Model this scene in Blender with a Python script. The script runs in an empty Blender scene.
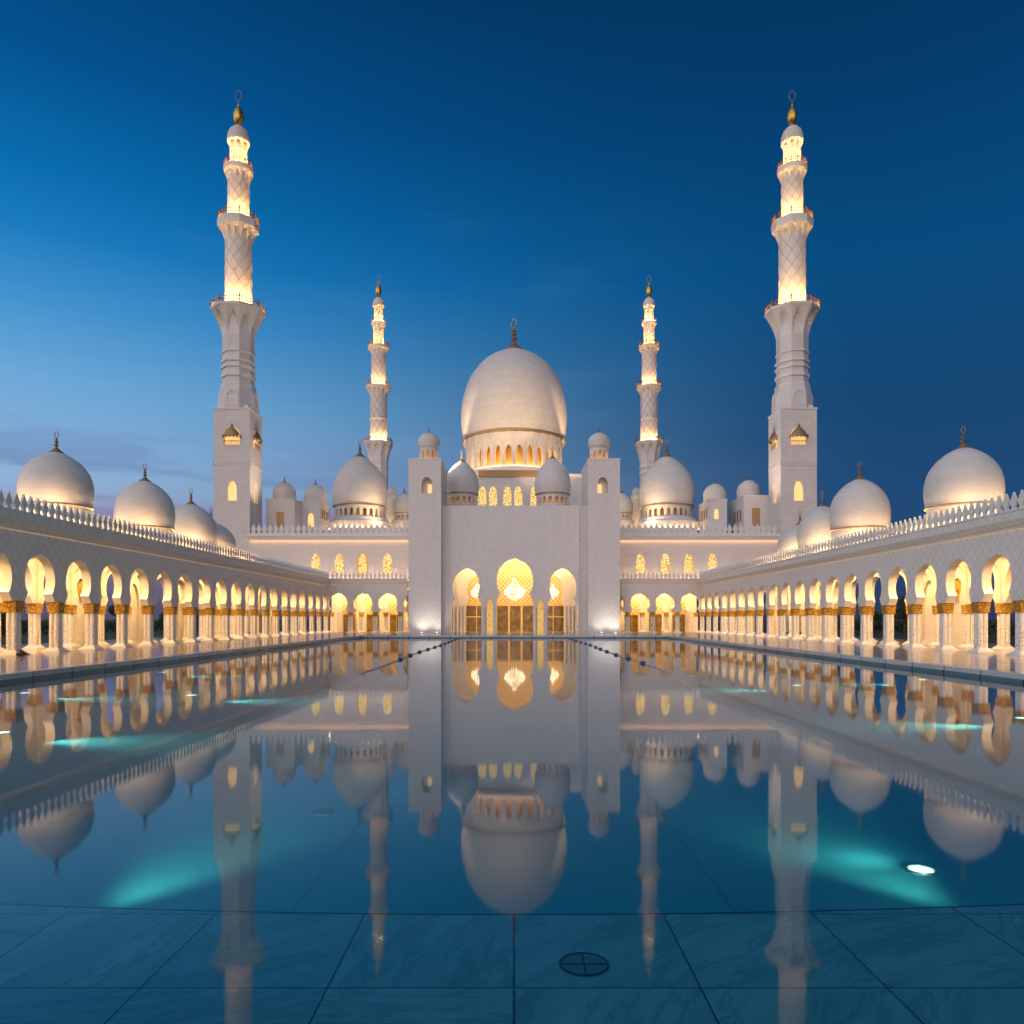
import bpy, bmesh, math, random
from mathutils import Vector, Matrix
from mathutils.geometry import tessellate_polygon
PI = math.pi
rnd = random.Random(7)
SC = bpy.context.scene
COL = SC.collection

# ------------------------------------------------------------------ camera
F, CX, HY, CZ = 743.0, 514.0, 619.0, 3.34          # focal length (px), vanishing point, eye height over the water
cam = bpy.data.cameras.new("camera")
cam.sensor_width = 36.0
cam.lens = F * 36.0 / 1024.0
cam.shift_x = -(CX - 512.0) / 1024.0
cam.shift_y = (HY - 512.0) / 1024.0
cam.clip_start, cam.clip_end = 0.1, 9000.0
camo = bpy.data.objects.new("camera", cam)
COL.objects.link(camo)
camo.location = (0, 0, CZ)
camo.rotation_euler = (PI / 2, 0, 0)
SC.camera = camo

SC.render.engine = "CYCLES"
SC.cycles.use_denoising = True
SC.cycles.max_bounces = 7
SC.cycles.diffuse_bounces = 4
SC.cycles.glossy_bounces = 4
SC.cycles.transparent_max_bounces = 8
SC.cycles.sample_clamp_indirect = 4.0
SC.cycles.use_light_tree = True
SC.cycles.caustics_reflective = False
SC.view_settings.view_transform = "Standard"
SC.view_settings.look = "None"
SC.view_settings.gamma = 1.0
SC.view_settings.exposure = 0.0
SC.view_settings.use_curve_mapping = False


def lin(r, g, b):
    return tuple(((c / 255) / 12.92 if c <= 10 else ((c / 255 + .055) / 1.055) ** 2.4) for c in (r, g, b))


# ------------------------------------------------------------------ node shorthand
class NT:
    def __init__(s, tree):
        s.t = tree
        s.n = tree.nodes
        s.l = tree.links

    def new(s, kind, **kw):
        n = s.n.new(kind)
        for k, v in kw.items():
            setattr(n, k, v)
        return n

    def put(s, sock, v):
        if isinstance(v, bpy.types.NodeSocket):
            s.l.new(v, sock)
        elif v is not None:
            sock.default_value = v

    def math(s, op, a, b=None, c=None, clamp=False):
        n = s.new("ShaderNodeMath", operation=op, use_clamp=clamp)
        s.put(n.inputs[0], a)
        if b is not None:
            s.put(n.inputs[1], b)
        if c is not None:
            s.put(n.inputs[2], c)
        return n.outputs[0]

    def mix(s, f, a, b, blend="MIX"):
        n = s.new("ShaderNodeMix", data_type="RGBA", blend_type=blend)
        n.clamp_factor = True
        s.put(n.inputs[0], f)
        s.put(n.inputs[6], a if isinstance(a, bpy.types.NodeSocket) else (*a[:3], 1))
        s.put(n.inputs[7], b if isinstance(b, bpy.types.NodeSocket) else (*b[:3], 1))
        return n.outputs[2]

    def ramp(s, f, stops, interp="LINEAR"):
        n = s.new("ShaderNodeValToRGB")
        n.color_ramp.interpolation = interp
        e = n.color_ramp.elements
        while len(e) > 1:
            e.remove(e[-1])
        e[0].position, e[0].color = stops[0][0], (*stops[0][1], 1)
        for p, c in stops[1:]:
            k = e.new(p)
            k.color = (*c, 1)
        s.put(n.inputs[0], f)
        return n.outputs[0]

    def noise(s, vec, scale, detail=3, rough=.55, out=0):
        n = s.new("ShaderNodeTexNoise")
        if vec is not None:
            s.put(n.inputs["Vector"], vec)
        n.inputs["Scale"].default_value = scale
        n.inputs["Detail"].default_value = detail
        n.inputs["Roughness"].default_value = rough
        return n.outputs[out]

    def comb(s, x, y, z):
        n = s.new("ShaderNodeCombineXYZ")
        for i, v in enumerate((x, y, z)):
            s.put(n.inputs[i], v)
        return n.outputs[0]

    def maprange(s, v, a, b, c, d, smooth=False):
        n = s.new("ShaderNodeMapRange", interpolation_type="SMOOTHSTEP" if smooth else "LINEAR")
        for i, x in enumerate((v, a, b, c, d)):
            s.put(n.inputs[i], x)
        return n.outputs[0]


# ------------------------------------------------------------------ world: dusk sky, glow of the set sun behind the viewer on the left
world = bpy.data.worlds.new("World")
SC.world = world
world.use_nodes = True
W = NT(world.node_tree)
W.n.clear()
tc = W.new("ShaderNodeTexCoord")
sep = W.new("ShaderNodeSeparateXYZ")
W.put(sep.inputs[0], tc.outputs["Generated"])
dx, dy, dz = sep.outputs
hl = W.math("SQRT", W.math("ADD", W.math("MULTIPLY", dx, dx), W.math("MULTIPLY", dy, dy)))
hl = W.math("MAXIMUM", hl, 1e-4)
ax, ay = W.math("DIVIDE", dx, hl), W.math("DIVIDE", dy, hl)
el = W.math("MULTIPLY", W.math("ARCTAN2", dz, hl), 2 / PI)          # 0 horizon, 1 zenith


def stops(rows):
    return [(d / 90.0, lin(*c)) for d, c in rows]


left = W.ramp(el, stops([(0, (78, 80, 108)), (2.5, (86, 86, 116)), (5, (122, 118, 152)), (7, (152, 152, 190)), (9, (146, 180, 216)), (15, (112, 172, 220)),
                         (20, (66, 148, 208)), (24, (24, 124, 192)), (27.5, (6, 108, 174)), (33, (2, 82, 144)), (40, (1, 62, 112)), (60, (1, 48, 92)), (90, (2, 36, 74))]))
right = W.ramp(el, stops([(0, (44, 56, 86)), (4, (42, 70, 110)), (8, (30, 73, 118)), (15, (17, 69, 115)), (24, (3, 74, 126)),
                          (33, (1, 60, 108)), (40, (1, 50, 92)), (90, (1, 32, 66))]))
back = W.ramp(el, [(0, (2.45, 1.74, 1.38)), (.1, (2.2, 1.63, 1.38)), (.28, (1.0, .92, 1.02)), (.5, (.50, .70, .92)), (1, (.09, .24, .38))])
f_lr = W.maprange(ax, .48, -.70, 0, 1, True)
sky = W.mix(f_lr, right, left)
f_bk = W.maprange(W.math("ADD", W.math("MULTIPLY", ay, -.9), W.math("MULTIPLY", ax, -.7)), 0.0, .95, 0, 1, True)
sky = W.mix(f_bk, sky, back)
# low streaks of cloud on the left
cv = W.comb(W.math("MULTIPLY", W.math("ARCTAN2", dx, dy), 2.2), W.math("MULTIPLY", dz, 15.0), 3.7)
cn = W.noise(cv, 1.6, 5, .55)
cm = W.maprange(cn, .43, .58, 0, 1, True)
band = W.math("MULTIPLY", W.maprange(dz, .27, .12, 0, 1, True), f_lr)
cl_col = W.ramp(el, stops([(0, (78, 78, 104)), (3, (130, 112, 140)), (5, (162, 136, 166)), (7, (140, 130, 168)), (10, (104, 124, 170)), (16, (96, 134, 186)), (30, (60, 110, 170))]))
sky = W.mix(W.math("MULTIPLY", W.math("MULTIPLY", cm, band), .85), sky, cl_col)
cv2 = W.comb(W.math("ADD", W.math("MULTIPLY", W.math("ARCTAN2", dx, dy), 1.6), W.math("MULTIPLY", dz, 1.3)), W.math("MULTIPLY", dz, 7.0), 9.1)
hz = W.maprange(W.noise(cv2, 1.7, 4, .5), .5, .75, 0, 1, True)
hb = W.math("MULTIPLY", W.math("MULTIPLY", hz, W.maprange(dz, .52, .3, 0, 1, True)), f_lr)
sky = W.mix(W.math("MULTIPLY", hb, .35), sky, lin(128, 160, 210))
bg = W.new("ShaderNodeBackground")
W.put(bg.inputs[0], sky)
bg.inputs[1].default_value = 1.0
# the physical dusk sky under it: the last light of a sun on the horizon behind the viewer
nsk = W.new("ShaderNodeTexSky", sky_type="NISHITA")
nsk.sun_disc = False
nsk.sun_elevation = math.radians(-2.0)
nsk.sun_rotation = math.radians(212)
bg2 = W.new("ShaderNodeBackground")
W.put(bg2.inputs[0], nsk.outputs[0])
bg2.inputs[1].default_value = 0.01
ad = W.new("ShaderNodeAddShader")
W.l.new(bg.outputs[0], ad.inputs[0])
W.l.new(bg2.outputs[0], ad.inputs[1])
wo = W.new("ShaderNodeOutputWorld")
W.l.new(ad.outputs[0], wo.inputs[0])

# ------------------------------------------------------------------ materials
MATS = {}


def mat(name):
    m = bpy.data.materials.new(name)
    m.use_nodes = True
    t = NT(m.node_tree)
    b = m.node_tree.nodes["Principled BSDF"]
    MATS[name] = m
    return m, t, b


def simple(name, col, rough=.5, metal=0.0, spec=.5):
    m, t, b = mat(name)
    b.inputs["Base Color"].default_value = (*col, 1)
    b.inputs["Roughness"].default_value = rough
    b.inputs["Metallic"].default_value = metal
    b.inputs["Specular IOR Level"].default_value = spec
    return m


def emit(name, col, s):
    m, t, b = mat(name)
    b.inputs["Base Color"].default_value = (*col, 1)
    b.inputs["Emission Color"].default_value = (*col, 1)
    b.inputs["Emission Strength"].default_value = s
    return m


def bump(t, b, h, strength=.3, dist=.05):
    n = t.new("ShaderNodeBump")
    n.inputs["Strength"].default_value = strength
    n.inputs["Distance"].default_value = dist
    t.put(n.inputs["Height"], h)
    t.l.new(n.outputs[0], b.inputs["Normal"])


def pos(t):
    g = t.new("ShaderNodeNewGeometry")
    s = t.new("ShaderNodeSeparateXYZ")
    t.put(s.inputs[0], g.outputs["Position"])
    return g.outputs["Position"], s.outputs


def white(t, vec):
    n = t.new("ShaderNodeTexWhiteNoise", noise_dimensions="3D")
    t.put(n.inputs["Vector"], vec)
    return n.outputs[0]


def marble_diamond(name, col, p, joint=.05, dark=.72, rough=.32, bumpy=.35, tone=.16):
    """white marble cladding laid as a diamond grid of slabs"""
    m, t, b = mat(name)
    P, (x, y, z) = pos(t)
    u = t.math("DIVIDE", t.math("ADD", x, y), p)
    v = t.math("DIVIDE", z, p * 1.15)
    a, c = t.math("ADD", u, v), t.math("SUBTRACT", u, v)
    line = t.math("MINIMUM", t.math("PINGPONG", a, .5), t.math("PINGPONG", c, .5))
    jf = t.maprange(line, joint * .35, joint, 1, 0)
    tn = white(t, t.comb(t.math("FLOOR", a), t.math("FLOOR", c), 1.5))
    ve = t.noise(P, .9, 6, .65)
    tv = t.math("ADD", t.math("MULTIPLY", t.math("SUBTRACT", tn, .5), tone), t.math("MULTIPLY", t.math("SUBTRACT", ve, .5), .18))
    base = t.mix(t.math("ADD", tv, .5), tuple(k * .78 for k in col), tuple(min(1, k * 1.12) for k in col))
    st = t.noise(t.comb(t.math("MULTIPLY", t.math("ADD", x, y), .8), 0.0, t.math("MULTIPLY", z, .06)), 1.0, 4, .6)   # rain streaks
    base = t.mix(t.maprange(st, .55, .8, 0, .22), base, tuple(k * .7 for k in col))
    t.put(b.inputs["Base Color"], t.mix(t.math("MULTIPLY", jf, 1 - dark), base, (.12, .11, .10)))
    t.put(b.inputs["Roughness"], t.maprange(ve, .3, .7, rough - .05, rough + .12))
    bump(t, b, t.math("SUBTRACT", t.math("MULTIPLY", tn, .5), jf), bumpy, .03)
    return m


def marble_course(name, col, h, rough=.4, dark=.25, tone=.16, lx=1.4):
    """white stone laid in horizontal courses (domes, minarets)"""
    m, t, b = mat(name)
    P, (x, y, z) = pos(t)
    r = t.math("DIVIDE", z, h)
    row = t.math("FLOOR", r)
    sh = t.math("MULTIPLY", row, .5)
    u = t.math("ADD", t.math("DIVIDE", t.math("ADD", x, t.math("MULTIPLY", y, .83)), lx), sh)
    hj = t.maprange(t.math("PINGPONG", r, .5), .03, .07, 1, 0)
    tn = white(t, t.comb(row, t.math("FLOOR", u), 2.5))
    t2 = white(t, t.comb(row, 3.1, 7.5))
    ve = t.noise(P, .35, 5, .6)
    tv = t.math("ADD", t.math("MULTIPLY", t.math("SUBTRACT", tn, .5), tone),
                t.math("ADD", t.math("MULTIPLY", t.math("SUBTRACT", t2, .5), tone * .8), t.math("MULTIPLY", t.math("SUBTRACT", ve, .5), .6)))
    base = t.mix(t.math("ADD", tv, .5), tuple(k * .74 for k in col), tuple(min(1, k * 1.12) for k in col))
    t.put(b.inputs["Base Color"], t.mix(t.math("MULTIPLY", hj, dark), base, (.2, .18, .16)))
    b.inputs["Roughness"].default_value = rough
    bump(t, b, t.math("SUBTRACT", t.math("MULTIPLY", tn, .4), hj), .25, .03)
    return m


WHITE = (.78, .755, .725)
M_wall = marble_diamond("arcade_marble", WHITE, 1.05)
M_portal = marble_diamond("portal_marble", (.79, .76, .74), 1.05, .045, .76, .4, .5, .17)
M_hall = marble_diamond("hall_marble", (.76, .72, .69), .8, .05, .8, .4, .2, .12)
M_min = marble_course("minaret_stone", (.76, .72, .69), 1.0, .4, .10, .10)
M_dome = marble_course("dome_stone", (.76, .72, .67), .62, .6, .14, .16, 1.2)
M_sdome = marble_course("small_dome_stone", (.76, .72, .67), .32, .6, .14, .12, .8)
M_trim = simple("trim_marble", (.75, .73, .70), .35)
M_in = marble_course("inner_marble", (.78, .74, .68), .9, .35, .1, .06)
M_gold = simple("gold_leaf", (.62, .40, .10), .32, .9)
M_bronze = simple("bronze", (.40, .25, .12), .42, .5)
M_rail = simple("gilt_railing", (.05, .026, .015), .5, .2)
M_glassdark = simple("dark_glass", (.015, .014, .012), .06, 0, .8)

m, t, b = mat("gilded_capital")
P, (x, y, z) = pos(t)
vo = t.new("ShaderNodeTexVoronoi")
t.put(vo.inputs["Vector"], P)
vo.inputs["Scale"].default_value = 6.5
t.put(b.inputs["Base Color"], t.mix(t.maprange(vo.outputs[0], .1, .6, 0, 1), (.80, .50, .06), (.34, .18, .012)))
b.inputs["Metallic"].default_value = .3
b.inputs["Roughness"].default_value = .4
bump(t, b, vo.outputs[0], .9, .12)
M_cap = m

m, t, b = mat("inlaid_shaft")
P, (x, y, z) = pos(t)
vo = t.new("ShaderNodeTexVoronoi")
t.put(vo.inputs["Vector"], P)
vo.inputs["Scale"].default_value = 6.2
hh = t.maprange(z, 2.5, 3.7, 1, .0)
sp = t.math("MULTIPLY", t.maprange(vo.outputs[0], .23, .30, .8, 0), t.math("MAXIMUM", hh, .06))
hue = t.new("ShaderNodeSeparateColor")
t.put(hue.inputs[0], vo.outputs["Color"])
fl = t.mix(t.maprange(hue.outputs[0], .45, .55, 0, 1), (.26, .11, .06), (.12, .13, .09))
t.put(b.inputs["Base Color"], t.mix(sp, (.78, .76, .73), fl))
b.inputs["Roughness"].default_value = .22
M_shaft = m

m, t, b = mat("gold_mosaic")
P, (x, y, z) = pos(t)
u, v = t.math("DIVIDE", x, 1.0), t.math("DIVIDE", z, 1.0)
a, c = t.math("ADD", u, v), t.math("SUBTRACT", u, v)
ln = t.math("MINIMUM", t.math("PINGPONG", a, .5), t.math("PINGPONG", c, .5))
vo = t.new("ShaderNodeTexVoronoi")
t.put(vo.inputs["Vector"], P)
vo.inputs["Scale"].default_value = 2.3
cc = t.mix(t.maprange(ln, .05, .12, 1, 0), (.60, .40, .15), (.92, .80, .54))
cc = t.mix(t.maprange(vo.outputs[0], .05, .3, .8, 0), cc, (.86, .68, .36))
t.put(b.inputs["Base Color"], cc)
b.inputs["Roughness"].default_value = .4
b.inputs["Metallic"].default_value = .15
M_mosaic = m


def lit_window(name, scale, lo, hi, s):
    """gold screen lit from inside: bright cells between dark tracery"""
    m, t, b = mat(name)
    P, (x, y, z) = pos(t)
    vo = t.new("ShaderNodeTexVoronoi", feature="DISTANCE_TO_EDGE")
    t.put(vo.inputs["Vector"], P)
    vo.inputs["Scale"].default_value = scale
    k = t.maprange(vo.outputs[0], .03, .14, 0, 1)
    col = t.mix(k, lo, hi)
    b.inputs["Base Color"].default_value = (.3, .2, .06, 1)
    t.put(b.inputs["Emission Color"], col)
    b.inputs["Emission Strength"].default_value = s
    b.inputs["Roughness"].default_value = .4
    return m


M_win = lit_window("lit_screen", 1.7, (.30, .15, .02), (1.0, .72, .27), 1.1)
M_winlow = simple("gallery_gold", (.70, .42, .12), .45, .2)
m, t, b = mat("lit_niche")
P, _ = pos(t)
b.inputs["Base Color"].default_value = (.6, .4, .15, 1)
t.put(b.inputs["Emission Color"], t.mix(t.noise(P, 1.1, 3, .6), (.75, .34, .06), (1.0, .74, .34)))
b.inputs["Emission Strength"].default_value = 1.1
M_niche = m

m, t, b = mat("entrance_glass")          # amber lit lobby behind the door panes
P, (x, y, z) = pos(t)
nz = t.noise(P, .9, 4, .6)
bars = t.math("PINGPONG", t.math("DIVIDE", x, .55), .5)
ec = t.ramp(nz, [(.3, (.06, .022, .003)), (.5, (.22, .10, .015)), (.66, (.5, .27, .06)), (.78, (1.0, .75, .35))])
ec = t.mix(t.maprange(bars, .05, .1, .7, 0), ec, (.05, .02, .003))
b.inputs["Base Color"].default_value = (.08, .045, .012, 1)
t.put(b.inputs["Emission Color"], ec)
b.inputs["Emission Strength"].default_value = .42
b.inputs["Roughness"].default_value = .08
M_lobby = m

WARM = (1.0, .60, .22)
M_strip = emit("warm_light_strip", WARM, 110.0)
M_mstrip = emit("balcony_light_strip", (1.0, .53, .16), 430.0)
M_rstrip = emit("rear_balcony_strip", (1.0, .53, .16), 260.0)
M_dring = emit("roof_light_ring", (1.0, .62, .26), 80.0)
M_strip2 = emit("soft_light_strip", (1.0, .70, .38), .26)
M_disc = emit("ceiling_lamp", (1.0, .57, .20), 700.0)
M_bulb = emit("crystal_bulb", (1.0, .84, .55), 2.4)
M_lens = emit("underwater_lens", (.80, 1.0, .84), 4.5)
M_uplens = emit("uplight_lens", (1.0, .9, .72), 5.0)

m, t, b = mat("cornice_lamps")           # dotted row of small lamps under the cornice
P, (x, y, z) = pos(t)
d = t.maprange(t.math("PINGPONG", t.math("DIVIDE", x, .9), .5), .18, .34, .25, 1)
b.inputs["Base Color"].default_value = (.8, .6, .3, 1)
b.inputs["Emission Color"].default_value = (1.0, .52, .22, 1)
t.put(b.inputs["Emission Strength"], t.math("MULTIPLY", d, 14.0))
M_dots = m

# paving: polished marble slabs
m, t, b = mat("courtyard_marble")
P, (x, y, z) = pos(t)
lx = t.math("PINGPONG", t.math("DIVIDE", x, 2.4), .5)
ly = t.math("PINGPONG", t.math("DIVIDE", y, 2.4), .5)
jn = t.maprange(t.math("MINIMUM", lx, ly), .006, .014, 1, 0)
tn = white(t, t.comb(t.math("ROUND", t.math("DIVIDE", x, 2.4)), t.math("ROUND", t.math("DIVIDE", y, 2.4)), .5))
ve = t.noise(P, .8, 6, .65)
bc = t.mix(t.math("ADD", t.math("MULTIPLY", tn, .5), t.math("MULTIPLY", ve, .5)), (.35, .30, .26), (.50, .44, .38))
t.put(b.inputs["Base Color"], t.mix(t.math("MULTIPLY", jn, .6), bc, (.15, .13, .12)))
t.put(b.inputs["Roughness"], t.maprange(ve, .3, .7, .06, .15))
b.inputs["Specular IOR Level"].default_value = .75
bump(t, b, t.math("SUBTRACT", t.math("MULTIPLY", t.noise(P, .35, 2), .5), jn), .06, .02)
M_deck = m

m, t, b = mat("wet_coping_stone")
P, (x, y, z) = pos(t)
jn = t.maprange(t.math("PINGPONG", t.math("DIVIDE", t.math("ADD", y, t.math("MULTIPLY", x, 1.0)), 3.6), .5), .008, .02, 1, 0)
ve = t.noise(P, 1.3, 5, .6)
bc = t.mix(ve, (.42, .47, .50), (.60, .63, .65))
t.put(b.inputs["Base Color"], t.mix(t.math("MULTIPLY", jn, .85), bc, (.03, .03, .03)))
b.inputs["Roughness"].default_value = .16
M_coping = m
m, t, b = mat("pool_edge_tile")
P, (x, y, z) = pos(t)
jn = t.maprange(t.math("PINGPONG", t.math("DIVIDE", t.math("ADD", y, x), 3.6), .5), .012, .026, 1, 0)
ve = t.noise(P, 1.1, 4, .6)
bc = t.mix(ve, (.05, .15, .19), (.11, .23, .28))
t.put(b.inputs["Base Color"], t.mix(t.math("MULTIPLY", jn, .9), bc, (.01, .015, .02)))
b.inputs["Roughness"].default_value = .2
M_edge = m

m, t, b = mat("pool_floor_tile")
P, (x, y, z) = pos(t)
xs = t.math("ADD", x, 3.0)
jl = t.math("MINIMUM", t.math("PINGPONG", t.math("DIVIDE", xs, 6.0), .5), t.math("PINGPONG", t.math("DIVIDE", y, 31.0), .5))
jn = t.maprange(jl, .002, .006, 1, 0)
ve = t.noise(P, .5, 6, .6)
bc = t.mix(ve, (.07, .42, .52), (.14, .54, .62))
t.put(b.inputs["Base Color"], t.mix(t.math("MULTIPLY", jn, .3), bc, (.01, .06, .09)))
b.inputs["Roughness"].default_value = .6
M_pool = m

m, t, b = mat("submerged_marble")
P, (x, y, z) = pos(t)
T = 1.75
u, v = t.math("DIVIDE", x, T), t.math("DIVIDE", t.math("SUBTRACT", y, 8.72), T)
jl = t.math("MINIMUM", t.math("PINGPONG", u, .5), t.math("PINGPONG", v, .5))
jn = t.maprange(jl, .003, .0085, 1, 0)
tid = t.comb(t.math("FLOOR", u), t.math("FLOOR", v), 4.2)
wn = t.new("ShaderNodeTexWhiteNoise", noise_dimensions="3D")
t.put(wn.inputs["Vector"], tid)
rs = t.new("ShaderNodeSeparateXYZ")
t.put(rs.inputs[0], wn.outputs["Color"])
ang = t.math("MULTIPLY", rs.outputs[0], 1.6)
ca, sa = t.math("COSINE", ang), t.math("SINE", ang)
rx = t.math("ADD", t.math("MULTIPLY", x, ca), t.math("MULTIPLY", y, sa))
ry = t.math("SUBTRACT", t.math("MULTIPLY", y, ca), t.math("MULTIPLY", x, sa))
vv = t.comb(t.math("MULTIPLY", rx, .35), t.math("MULTIPLY", ry, 1.5), t.math("MULTIPLY", rs.outputs[1], 30.0))
wv = t.noise(vv, 1.5, 8, .68)
v2 = t.math("ABSOLUTE", t.math("SUBTRACT", t.noise(vv, .9, 6, .7), .5))
bc = t.ramp(wv, [(.3, (.36, .50, .54)), (.48, (.54, .66, .69)), (.7, (.76, .83, .85))])
bc = t.mix(t.maprange(v2, 0, .03, .6, 0), bc, (.24, .36, .40))
bc = t.mix(t.math("MULTIPLY", t.math("SUBTRACT", rs.outputs[2], .2), .35), bc, (.26, .46, .54))
t.put(b.inputs["Base Color"], t.mix(t.math("MULTIPLY", jn, .9), bc, (.006, .012, .02)))
b.inputs["Roughness"].default_value = .5
M_ledge = m

# water: a real sheet, mirror at grazing angles, clear and slightly teal when looked into
m = bpy.data.materials.new("pool_water")
m.use_nodes = True
t = NT(m.node_tree)
t.n.clear()
geo, (x, y, z) = pos(t)
nz1 = t.noise(t.comb(t.math("MULTIPLY", x, 1.0), t.math("MULTIPLY", y, .6), 0.0), .55, 2, .5)
nz2 = t.noise(geo, 2.4, 2, .5)
bp = t.new("ShaderNodeBump")
bp.inputs["Strength"].default_value = .03
bp.inputs["Distance"].default_value = .06
t.put(bp.inputs["Height"], t.math("ADD", nz1, t.math("MULTIPLY", nz2, .15)))
fr = t.new("ShaderNodeFresnel")
fr.inputs["IOR"].default_value = 1.40
gl = t.new("ShaderNodeBsdfGlossy")
gl.inputs["Roughness"].default_value = .036
gl.inputs["Color"].default_value = (.93, .96, 1, 1)
t.l.new(bp.outputs[0], gl.inputs["Normal"])
tr = t.new("ShaderNodeBsdfTransparent")
tr.inputs["Color"].default_value = (.52, .94, .97, 1)
mx = t.new("ShaderNodeMixShader")
t.l.new(fr.outputs[0], mx.inputs[0])
t.l.new(tr.outputs[0], mx.inputs[1])
t.l.new(gl.outputs[0], mx.inputs[2])
ou = t.new("ShaderNodeOutputMaterial")
t.l.new(mx.outputs[0], ou.inputs[0])
M_water = m

m, t, b = mat("lawn")
P, _ = pos(t)
t.put(b.inputs["Base Color"], t.mix(t.noise(P, .6, 6, .7), (.02, .035, .01), (.06, .085, .025)))
b.inputs["Roughness"].default_value = .9
M_lawn = m
m, t, b = mat("leaf")
P, _ = pos(t)
t.put(b.inputs["Base Color"], t.mix(t.noise(P, 1.3, 3, .6), (.025, .05, .012), (.08, .11, .03)))
b.inputs["Roughness"].default_value = .6
M_leaf = m
M_bark = simple("bark", (.10, .07, .045), .85)


# ------------------------------------------------------------------ mesh helpers
def obj(name, bm, m, parent=None, smooth=False, loc=(0, 0, 0), label=None, kind=None, recalc=True):
    if recalc:
        bmesh.ops.recalc_face_normals(bm, faces=bm.faces)
    me = bpy.data.meshes.new(name)
    bm.to_mesh(me)
    bm.free()
    if smooth:
        me.shade_smooth()
        if smooth != "all":
            me.set_sharp_from_angle(angle=math.radians(smooth if smooth is not True else 40))
    for k in (m if isinstance(m, (list, tuple)) else [m]):
        me.materials.append(k)
    o = bpy.data.objects.new(name, me)
    COL.objects.link(o)
    o.location = loc
    if parent is not None:
        o.parent = parent
        if parent.type == "EMPTY":            # parts are modelled in place; the thing's Empty stands at its base
            o.location = Vector(loc) - parent.location
    if label:
        o["label"] = label
    if kind:
        o["kind"] = kind
    return o


def thing(name, label, cat, loc, group=None):
    o = bpy.data.objects.new(name, None)
    o.empty_display_size = .5
    COL.objects.link(o)
    o.location = loc
    tag(o, label, cat, group)
    return o


def tag(o, label, cat, group=None):
    o["label"], o["category"] = label, cat
    if group:
        o["group"] = group


def part_at(src, parent, wloc, rotz=0.0, scale=None):
    """a copy of a part (and of its sub-parts) at a world place, under a thing"""
    c = src.copy()
    COL.objects.link(c)
    c.parent = parent
    c.location = Vector(wloc) - parent.location
    c.rotation_euler = (0, 0, rotz)
    if scale:
        c.scale = scale
    for ch in src.children:
        d = ch.copy()
        COL.objects.link(d)
        d.parent = c
    return c


def box(bm, x0, x1, y0, y1, z0, z1):
    vs = [bm.verts.new((x, y, z)) for z in (z0, z1) for x, y in ((x0, y0), (x1, y0), (x1, y1), (x0, y1))]
    for f in ((3, 2, 1, 0), (4, 5, 6, 7), (0, 1, 5, 4), (1, 2, 6, 5), (2, 3, 7, 6), (3, 0, 4, 7)):
        bm.faces.new([vs[i] for i in f])


def bbox(*a):
    bm = bmesh.new()
    box(bm, *a)
    return bm


def frustum(bm, cx, cy, z0, z1, h0, h1):
    a = [bm.verts.new((cx + sx * h0, cy + sy * h0, z0)) for sx, sy in ((-1, -1), (1, -1), (1, 1), (-1, 1))]
    b_ = [bm.verts.new((cx + sx * h1, cy + sy * h1, z1)) for sx, sy in ((-1, -1), (1, -1), (1, 1), (-1, 1))]
    bm.faces.new(a[::-1])
    bm.faces.new(b_)
    for i in range(4):
        bm.faces.new((a[i], a[(i + 1) % 4], b_[(i + 1) % 4], b_[i]))


def lathe(bm, prof, n, cx=0, cy=0, phase=0.0, rfun=None, caps=True):
    """prof = [(r, z)...] bottom to top"""
    rings = []
    for r, z in prof:
        if r < 1e-5:
            rings.append([bm.verts.new((cx, cy, z))])
            continue
        ring = []
        for i in range(n):
            a = 2 * PI * i / n + phase
            q = rfun(a, r, z) if rfun else r
            ring.append(bm.verts.new((cx + q * math.cos(a), cy + q * math.sin(a), z)))
        rings.append(ring)
    for A, B in zip(rings, rings[1:]):
        if len(A) == 1 and len(B) == 1:
            continue
        for i in range(n):
            j = (i + 1) % n
            if len(A) == 1:
                bm.faces.new((A[0], B[j], B[i]))
            elif len(B) == 1:
                bm.faces.new((A[i], A[j], B[0]))
            else:
                bm.faces.new((A[i], A[j], B[j], B[i]))
    if caps:
        if len(rings[0]) > 1:
            bm.faces.new(rings[0][::-1])
        if len(rings[-1]) > 1:
            bm.faces.new(rings[-1])


def tube(bm, pts, r, n=5, closed=False):
    pts = [Vector(p) for p in pts]
    rings = []
    m_ = len(pts)
    for i, p in enumerate(pts):
        d = (pts[(i + 1) % m_] - pts[i - 1]) if closed else (pts[min(i + 1, m_ - 1)] - pts[max(i - 1, 0)])
        d.normalize()
        up = Vector((0, 0, 1)) if abs(d.z) < .95 else Vector((1, 0, 0))
        s = d.cross(up).normalized()
        w = s.cross(d)
        q = r[i] if isinstance(r, (list, tuple)) else r
        rings.append([bm.verts.new(p + (s * math.cos(2 * PI * k / n) + w * math.sin(2 * PI * k / n)) * q) for k in range(n)])
    prs = list(zip(rings, rings[1:])) + ([(rings[-1], rings[0])] if closed else [])
    for A, B in prs:
        for k in range(n):
            bm.faces.new((A[k], A[(k + 1) % n], B[(k + 1) % n], B[k]))
    if not closed:
        bm.faces.new(rings[0][::-1])
        bm.faces.new(rings[-1])


def ball(bm, c, r, seg=8, rings=6, sz=1.0):
    prof = [(r * math.sin(PI * k / rings), c[2] - r * sz * math.cos(PI * k / rings)) for k in range(rings + 1)]
    prof[0] = (0, prof[0][1])
    prof[-1] = (0, prof[-1][1])
    lathe(bm, prof, seg, c[0], c[1])


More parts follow.
